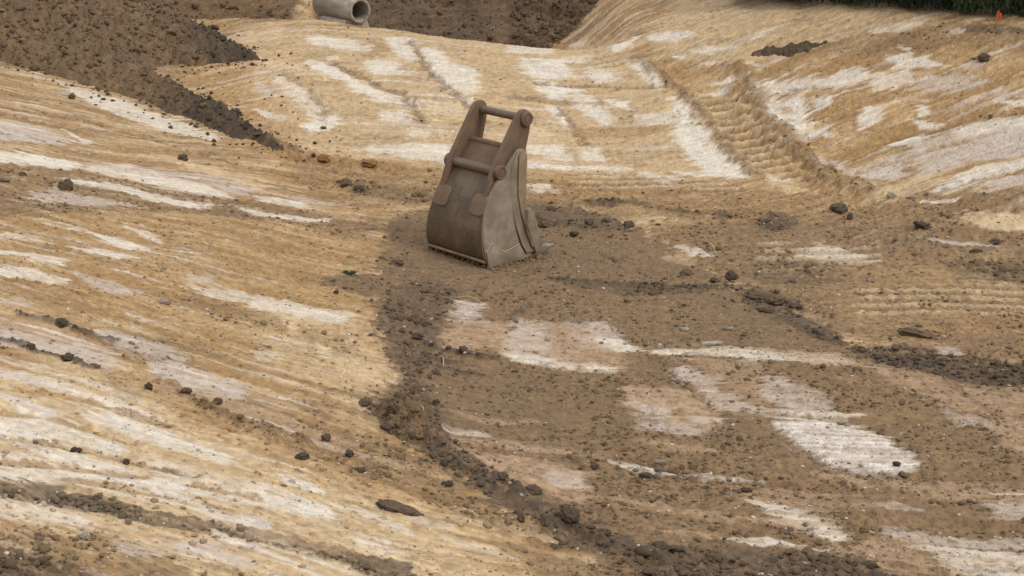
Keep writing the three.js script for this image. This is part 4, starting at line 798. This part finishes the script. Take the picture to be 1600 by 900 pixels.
    const wp = mesh('corner_wear_plate', slab([[.0, .006], [-.03, .17], [.073, .24], [.144, .158], [.216, .124], [.334, .142], [.44, .166], [.50, .07], [.52, .006]], at(hw + .001, .014), .014, .004), plateMat, g);
    const bead = new THREE.TubeGeometry(new THREE.CatmullRomCurve3([[-.03, .178], [.02, .218], [.073, .252], [.1, .212], [.144, .169], [.216, .133], [.28, .14], [.334, .152], [.44, .176]].map(([u, v]) => new THREE.Vector3(s * (hw + .004), v, -u)), false, 'catmullrom', .2), 60, .0065, 7);
    { const p = bead.attributes.position; for (let i = 0; i < p.count; i++) { const k = 1 + .0; p.setX(i, p.getX(i) * taper(p.getY(i))); p.setY(i, p.getY(i) + .002 * noise(i * .7, 3)); p.setZ(i, p.getZ(i) + U0); } bead.computeVertexNormals(); }
    mesh('weld_bead', bead, beadMat, wp);
    { const seam = new THREE.TubeGeometry(new THREE.CatmullRomCurve3(back.filter((_, i) => i % 3 === 0).map(([u, v]) => new THREE.Vector3(s * (hw - .022) * taper(v), v + .001, -u + U0 + .001))), 80, .007, 6), p = seam.attributes.position; for (let i = 0; i < p.count; i++) p.setXYZ(i, p.getX(i) + .002 * noise(i * .31, 2), p.getY(i) + .002 * noise(i * .37, 7), p.getZ(i)); seam.computeVertexNormals(); mesh('seam_weld', seam, barMat, g); }
    mesh('side_cutter', slab([[.505, .38], [.525, .53], [.555, .555], [.60, .50], [.68, .30], [.745, .095], [.725, .06], [.64, .045]], at(hw - .01, .06), .06, .008, false), plateMat, g);
    // ear with its two bosses
    const ex = .335, ear = mesh('ear', slab([[.03, .64], [.065, .70], [.10, .82], [.13, .89], [.165, .98], [.185, 1.02], [.50, 1.475], [.535, 1.52], [.58, 1.545], [.64, 1.548], [.685, 1.52], [.71, 1.47], [.708, 1.40], [.68, 1.28], [.63, 1.10], [.585, 1.0], [.47, 1.0], [.35, .98], [.2, .82], [.1, .66]], at(ex - .03, .052), .052, .01, false), rustMat, g);
    const boss = (u, v, r, x, t) => { const l = new THREE.LatheGeometry([[0, t], [r * .52, t], [r * .56, t - .006], [r * .62, t - .006], [r * .66, t], [r * .9, t], [r, t - .01], [r, 0]].reverse().map(([a, b]) => new THREE.Vector2(a, b)), 32); l.rotateZ(-Math.PI / 2); if (s < 0) l.rotateY(Math.PI); l.translate(s * x, v, -u + U0); return toCreasedNormals(uvBox(l), .6); };
    mesh('boss', boss(.245, .955, .075, ex + .02, .055), rustMat, ear); mesh('boss', boss(.628, 1.452, .078, ex + .02, .04), rustMat, ear);
    // pad under the ear
    const pad = (() => {
      const P = [], I = [], n = 24, w = 9, prof2 = back.filter(([u, v]) => v > .52 && v < .76), t = .016;
      const x0 = ex - .16, x1 = Math.min(.41, ex + .055);
      const ring = []; for (let k = 0; k <= n; k++) { const a = k / n * 6.2832, c = Math.cos(a), q = Math.sin(a), e = Math.pow(Math.abs(c) ** 5 + Math.abs(q) ** 5, -1 / 5); ring.push([c * e, q * e]); }
      const at2 = (rx, rv) => { const f = (rv + 1) / 2 * (prof2.length - 1), i = Math.min(prof2.length - 2, Math.floor(f)), u = mix(prof2[i][0], prof2[i + 1][0], f - i), v = mix(prof2[i][1], prof2[i + 1][1], f - i); return [mix(x0, x1, (rx + 1) / 2), v, -u]; };
      const layers = [[1, 0], [1, t * .7], [.95, t], [.5, t], [0, t]];
      for (const [k, lift] of layers) for (const [cx, cv] of ring) { const a = at2(cx * k, cv * k); P.push(s * a[0], a[1] + lift * .45, a[2] + lift * .9 + U0); }
      for (let L = 0; L < layers.length - 1; L++) for (let k = 0; k < n; k++) { const a = L * (n + 1) + k, b = a + n + 1; s > 0 ? I.push(a, a + 1, b, a + 1, b + 1, b) : I.push(a, b, a + 1, a + 1, b, b + 1); }
      const q = new THREE.BufferGeometry(); q.setAttribute('position', new THREE.Float32BufferAttribute(P, 3)); q.setIndex(I); return toCreasedNormals(uvBox(q), .5);
    })();
    mesh('wear_pad', pad, padMat, g);
  }
  const pin = (u, v, r, half) => { const c = new THREE.CylinderGeometry(r, r, half * 2, 36, 12).toNonIndexed(); c.rotateZ(Math.PI / 2); c.translate(0, v, -u + U0); return toCreasedNormals(uvBox(c), .6); };
  mesh('pin', pin(.628, 1.452, .042, .31), pinMat, g); mesh('pin', pin(.245, .955, .05, .31), pinMat, g);
  mesh('cross_tube', pin(.478, 1.158, .032, .304), rustMat, g);
  mesh('hinge_plate', slab([[.232, .912], [.356, 1.035], [.452, 1.150], [.466, 1.142], [.362, 1.026], [.24, .902]], -.304, .608, .003, false), rustMat, g);
  mesh('cutting_lip', slab([[.60, .0], [.60, .046], [.70, .05], [.745, .034], [.745, .022], [.70, .002]], -hw + .03, 2 * hw - .06, .004, false), plateMat, g);
  for (const x of [.435, .145, -.145, -.435]) {
    const ad_ = slab([[.64, .012], [.64, .10], [.70, .105], [.835, .088], [.845, .036], [.76, .008]], x - .055, .11, .012, false); const a = mesh('tooth_adapter', ad_, plateMat, g);
    const tip = new THREE.CylinderGeometry(.014, .052, .15, 10, 1); tip.scale(1, 1, .85); tip.rotateX(-Math.PI / 2); const q = uvBox(tip); q.translate(x, .055, -.90 + U0); mesh('tooth_tip', toCreasedNormals(q, .4), tipMat, a);
  }
}

// ---------- concrete pipe on its cradle ----------
{
  const conc = (() => { const N = 256, A = shown(192, 184, 170), B = shown(150, 141, 126), to = v => Math.round(255 * (1.055 * Math.pow(Math.max(v, .004), 1 / 2.4) - .055)); const map = dataTex(N, N, (u, v) => { const m = ss(-.5, .5, tnoise(u, v, 5, 2) * .6 + tnoise(u, v, 16, 7) * .4), k = 1 + .08 * tnoise(u, v, 50, 1); return [0, 1, 2].map(i => to(mix(A[i], B[i], m) * k)); }, true); return new THREE.MeshStandardMaterial({ map, roughness: .9, bumpMap: soilGrain.bump, bumpScale: .006 }); })();
  const ang = Math.atan2(.62, .78), R = .19, r = .148, Lh = 1.05;
  const g = thing('concrete_pipe', 'short grey concrete pipe lying at the top of the back slope', 'pipe', [-2.304 - .62 * Lh / 2, 1.146, -24.9 - .78 * Lh / 2], ang);
  const pts = [[r, Lh / 2 - .0], [r + .008, Lh / 2 + .004], [R - .012, Lh / 2 + .004], [R, Lh / 2 - .01], [R + .004, Lh / 2 - .3], [R + .012, -Lh / 2 + .12], [R + .014, -Lh / 2], [r, -Lh / 2], [r, Lh / 2 - .0]].map(([a, b]) => new THREE.Vector2(a, b));
  const l = new THREE.LatheGeometry(pts, 64); const p = l.attributes.position; for (let i = 0; i < p.count; i++) { const a = Math.atan2(p.getZ(i), p.getX(i)), y = p.getY(i); if (y > Lh / 2 - .02) p.setY(i, y + .012 * noise(Math.cos(a) * 2.2 + 5, Math.sin(a) * 2.2)); }
  l.rotateX(Math.PI / 2); l.translate(0, R, 0); mesh('barrel', toCreasedNormals(l, .7), conc, g);
  const c = thing('pipe_cradle', 'pale concrete cradle block under the pipe', 'cradle', [-2.304 - .62 * .45, 1.02, -24.9 - .78 * .45], ang);
  const s = new THREE.Shape(); s.moveTo(-.30, -.12); s.lineTo(.27, -.12); s.lineTo(.19, .13); s.quadraticCurveTo(.0, .125, -.15, .16); s.lineTo(-.22, .15); s.lineTo(-.30, -.12);
  const e = new THREE.ExtrudeGeometry(s, { depth: .66, bevelEnabled: true, bevelSize: .01, bevelThickness: .01, bevelSegments: 2 }); e.translate(0, 0, -.33);
  const cm = conc.clone(); cm.color = new THREE.Color(1.15, 1.13, 1.1); mesh('block', uvBox(e), cm, c);
}

// ---------- hedge behind the right slope ----------
{
  const greens = [[52, 66, 44], [42, 55, 38], [66, 82, 48]].map(c => new THREE.MeshStandardMaterial({ color: color(...c), roughness: .8, side: THREE.DoubleSide }));
  const stemMat = new THREE.MeshStandardMaterial({ color: color(88, 74, 58), roughness: 1 });
  const leafy = (n, W, Hh, D, len, wid, droop) => {
    const P = [], N = []; const a = new THREE.Vector3(), e = new THREE.Euler(), m = new THREE.Matrix4();
    for (let k = 0; k < n; k++) {
      const th = rnd() * 6.283, ph = Math.acos(2 * rnd() - 1), rr = Math.pow(rnd(), .35), q = 1 + .25 * noise(th * 1.5, ph * 2 + W * 7);
      const hy = Math.pow(rnd(), 1.3), f = Math.sqrt(Math.max(0, 1 - .8 * hy * hy)) * (.6 + .4 * rr) * q, c = [Math.cos(th) * W * f, Hh * hy, Math.sin(th) * D * f];
      e.set(droop + (rnd() - .5) * 1.4, rnd() * 6.28, (rnd() - .5) * 1.2); m.makeRotationFromEuler(e); const s = .6 + .8 * rnd(), L = len * s, w = wid * s;
      for (const [x, y, z] of [[0, 0, 0], [w, L * .5, .01], [0, L, -.01], [0, 0, 0], [0, L, -.01], [-w, L * .5, .01]]) { a.set(x, y, z).applyMatrix4(m); P.push(a.x + c[0], Math.max(.0, a.y + c[1]), a.z + c[2]); }
    }
    const g = new THREE.BufferGeometry(); g.setAttribute('position', new THREE.Float32BufferAttribute(P, 3)); g.computeVertexNormals(); return g;
  };
  const labels = ['dark green hedge bush behind the slope crest, leftmost in view', 'dark green hedge bush behind the crest, second from the left', 'dense green hedge bush behind the grey rock on the crest', 'grassy green hedge bush behind the tan rock on the crest', 'brighter green hedge bush behind the orange stake', 'green hedge bush at the upper right corner'];
  [[3.9, 24.4, 1], [4.65, 23.85, 1], [5.4, 23.35, 0], [6.1, 22.95, 1], [6.75, 22.5, 2], [7.6, 22.05, 0]].forEach(([x, d, k], i) => {
    const y = groundY(x, d) - .02, g = thing('hedge_bush', labels[i], 'bush', [x, y, -d], 0, 'hedge bushes along the crest');
    mesh('foliage', leafy(5200, .7, 1.9, .4, k === 2 ? .09 : .13, k === 2 ? .022 : .012, 0), greens[k], g);
    const parts = []; for (let s = 0; s < 5; s++) { const c = new THREE.CylinderGeometry(.008, .022, 1.4, 6); c.translate(0, .68, 0); c.rotateZ((rnd() - .5) * .7); c.rotateX((rnd() - .5) * .7); c.translate((rnd() - .5) * .3, 0, (rnd() - .5) * .3); parts.push(c); } mesh('stems', mergeGeometries(parts), stemMat, g);
  });
  // rough grass in front of the hedge
  const P = []; for (let k = 0; k < 5200; k++) { const f = rnd(), x = mix(3.7, 8.4, f), d = mix(24.35, 21.5, f) + rnd() * .5, y = groundY(x, d) - .01, h = .12 + .4 * rnd() * rnd(), w = .006, a = rnd() * 6.28, lx = (rnd() - .5) * h * .9, lz = (rnd() - .5) * h * .9, c = Math.cos(a) * w, s = Math.sin(a) * w; P.push(x - c, y, -d - s, x + c, y, -d + s, x + lx * .5, y + h * .75, -d + lz * .5, x + c * .8, y + h * .2, -d + s, x + lx, y + h, -d + lz, x + lx * .5, y + h * .7, -d + lz * .5); }
  const gg = new THREE.BufferGeometry(); gg.setAttribute('position', new THREE.Float32BufferAttribute(P, 3)); gg.computeVertexNormals();
  tag(mesh('rough_grass', gg, new THREE.MeshStandardMaterial({ color: color(78, 84, 56), roughness: .9, side: THREE.DoubleSide })), 'rough dull green grass along the hedge foot', 'grass', null, 'stuff');
}

// ---------- small things ----------
{
  const x = 6.54, d = 22.03, y = groundY(x, d), g = thing('survey_stake', 'short orange survey stake on the crest before the hedge', 'stake', [x, y, -d], .3);
  const post = new THREE.CylinderGeometry(.014, .004, .13, 4); post.translate(0, .035, 0); mesh('post', post, new THREE.MeshStandardMaterial({ color: color(170, 140, 100), roughness: .9 }), g);
  const orange = new THREE.MeshStandardMaterial({ color: color(232, 104, 74), roughness: .7 });
  const rib = new THREE.PlaneGeometry(.062, .085, 6, 6), p = rib.attributes.position; for (let i = 0; i < p.count; i++) p.setZ(i, .018 + .014 * Math.sin(p.getX(i) * 70 + p.getY(i) * 20)); rib.translate(.004, .075, 0); rib.computeVertexNormals(); orange.side = THREE.DoubleSide;
  const cap = new THREE.CylinderGeometry(.019, .017, .045, 4); cap.translate(0, .118, 0); mesh('painted_top', cap, orange, g); mesh('ribbon', rib, orange, g);
}
{
  const x = -1.6, d = 15.42, y = groundY(x, d), g = thing('weed', 'small green weed on the edge of the dark soil', 'weed', [x, y, -d]), m = new THREE.MeshStandardMaterial({ color: color(84, 104, 62), roughness: .7, side: THREE.DoubleSide });
  for (let k = 0; k < 11; k++) {
    const a = k * 2.4 + rnd(), L = .05 + .04 * rnd(), w = .014 + .006 * rnd(), up = .03 + .03 * rnd(), q = new THREE.BufferGeometry();
    q.setAttribute('position', new THREE.Float32BufferAttribute([0, 0, 0, L * .5, up, w, L, up * .7, 0, 0, 0, 0, L, up * .7, 0, L * .5, up, -w], 3)); q.rotateY(a); q.computeVertexNormals(); mesh('leaf', q, m, g);
  }
}
{
  const m = new THREE.MeshStandardMaterial({ color: color(188, 164, 132), roughness: .9 });
  [[2.07, 16.95, 2.17, 16.5, 'pale bent twig by the clods right of the bucket'], [-.55, 14.95, -.3, 14.86, 'pale straw stalk on the dark soil below the bucket'], [-.62, 13.1, -.58, 12.9, 'short pale stalk on the ridge above the small mound'], [-.74, 11.6, -.66, 11.45, 'pale twig on the right flank of the small mound'], [.4, 12.2, .405, 12.15, 'upright straw stub on the dark floor']].forEach(([x0, d0, x1, d1, label], i) => {
    const y0 = groundY(x0, d0), y1 = groundY(x1, d1), up = i === 4 ? .07 : .03, lift = i === 3 ? .1 : .012, c = new THREE.CatmullRomCurve3([new THREE.Vector3(x0, y0 + lift, -d0), new THREE.Vector3(mix(x0, x1, .5) + .015, mix(y0, y1, .5) + up + lift, -mix(d0, d1, .45)), new THREE.Vector3(x1, y1 + lift, -d1)]);
    tag(mesh('twig', new THREE.TubeGeometry(c, 12, .006, 6), m), label, 'twig');
  });
}
renderer.render(scene, camera);
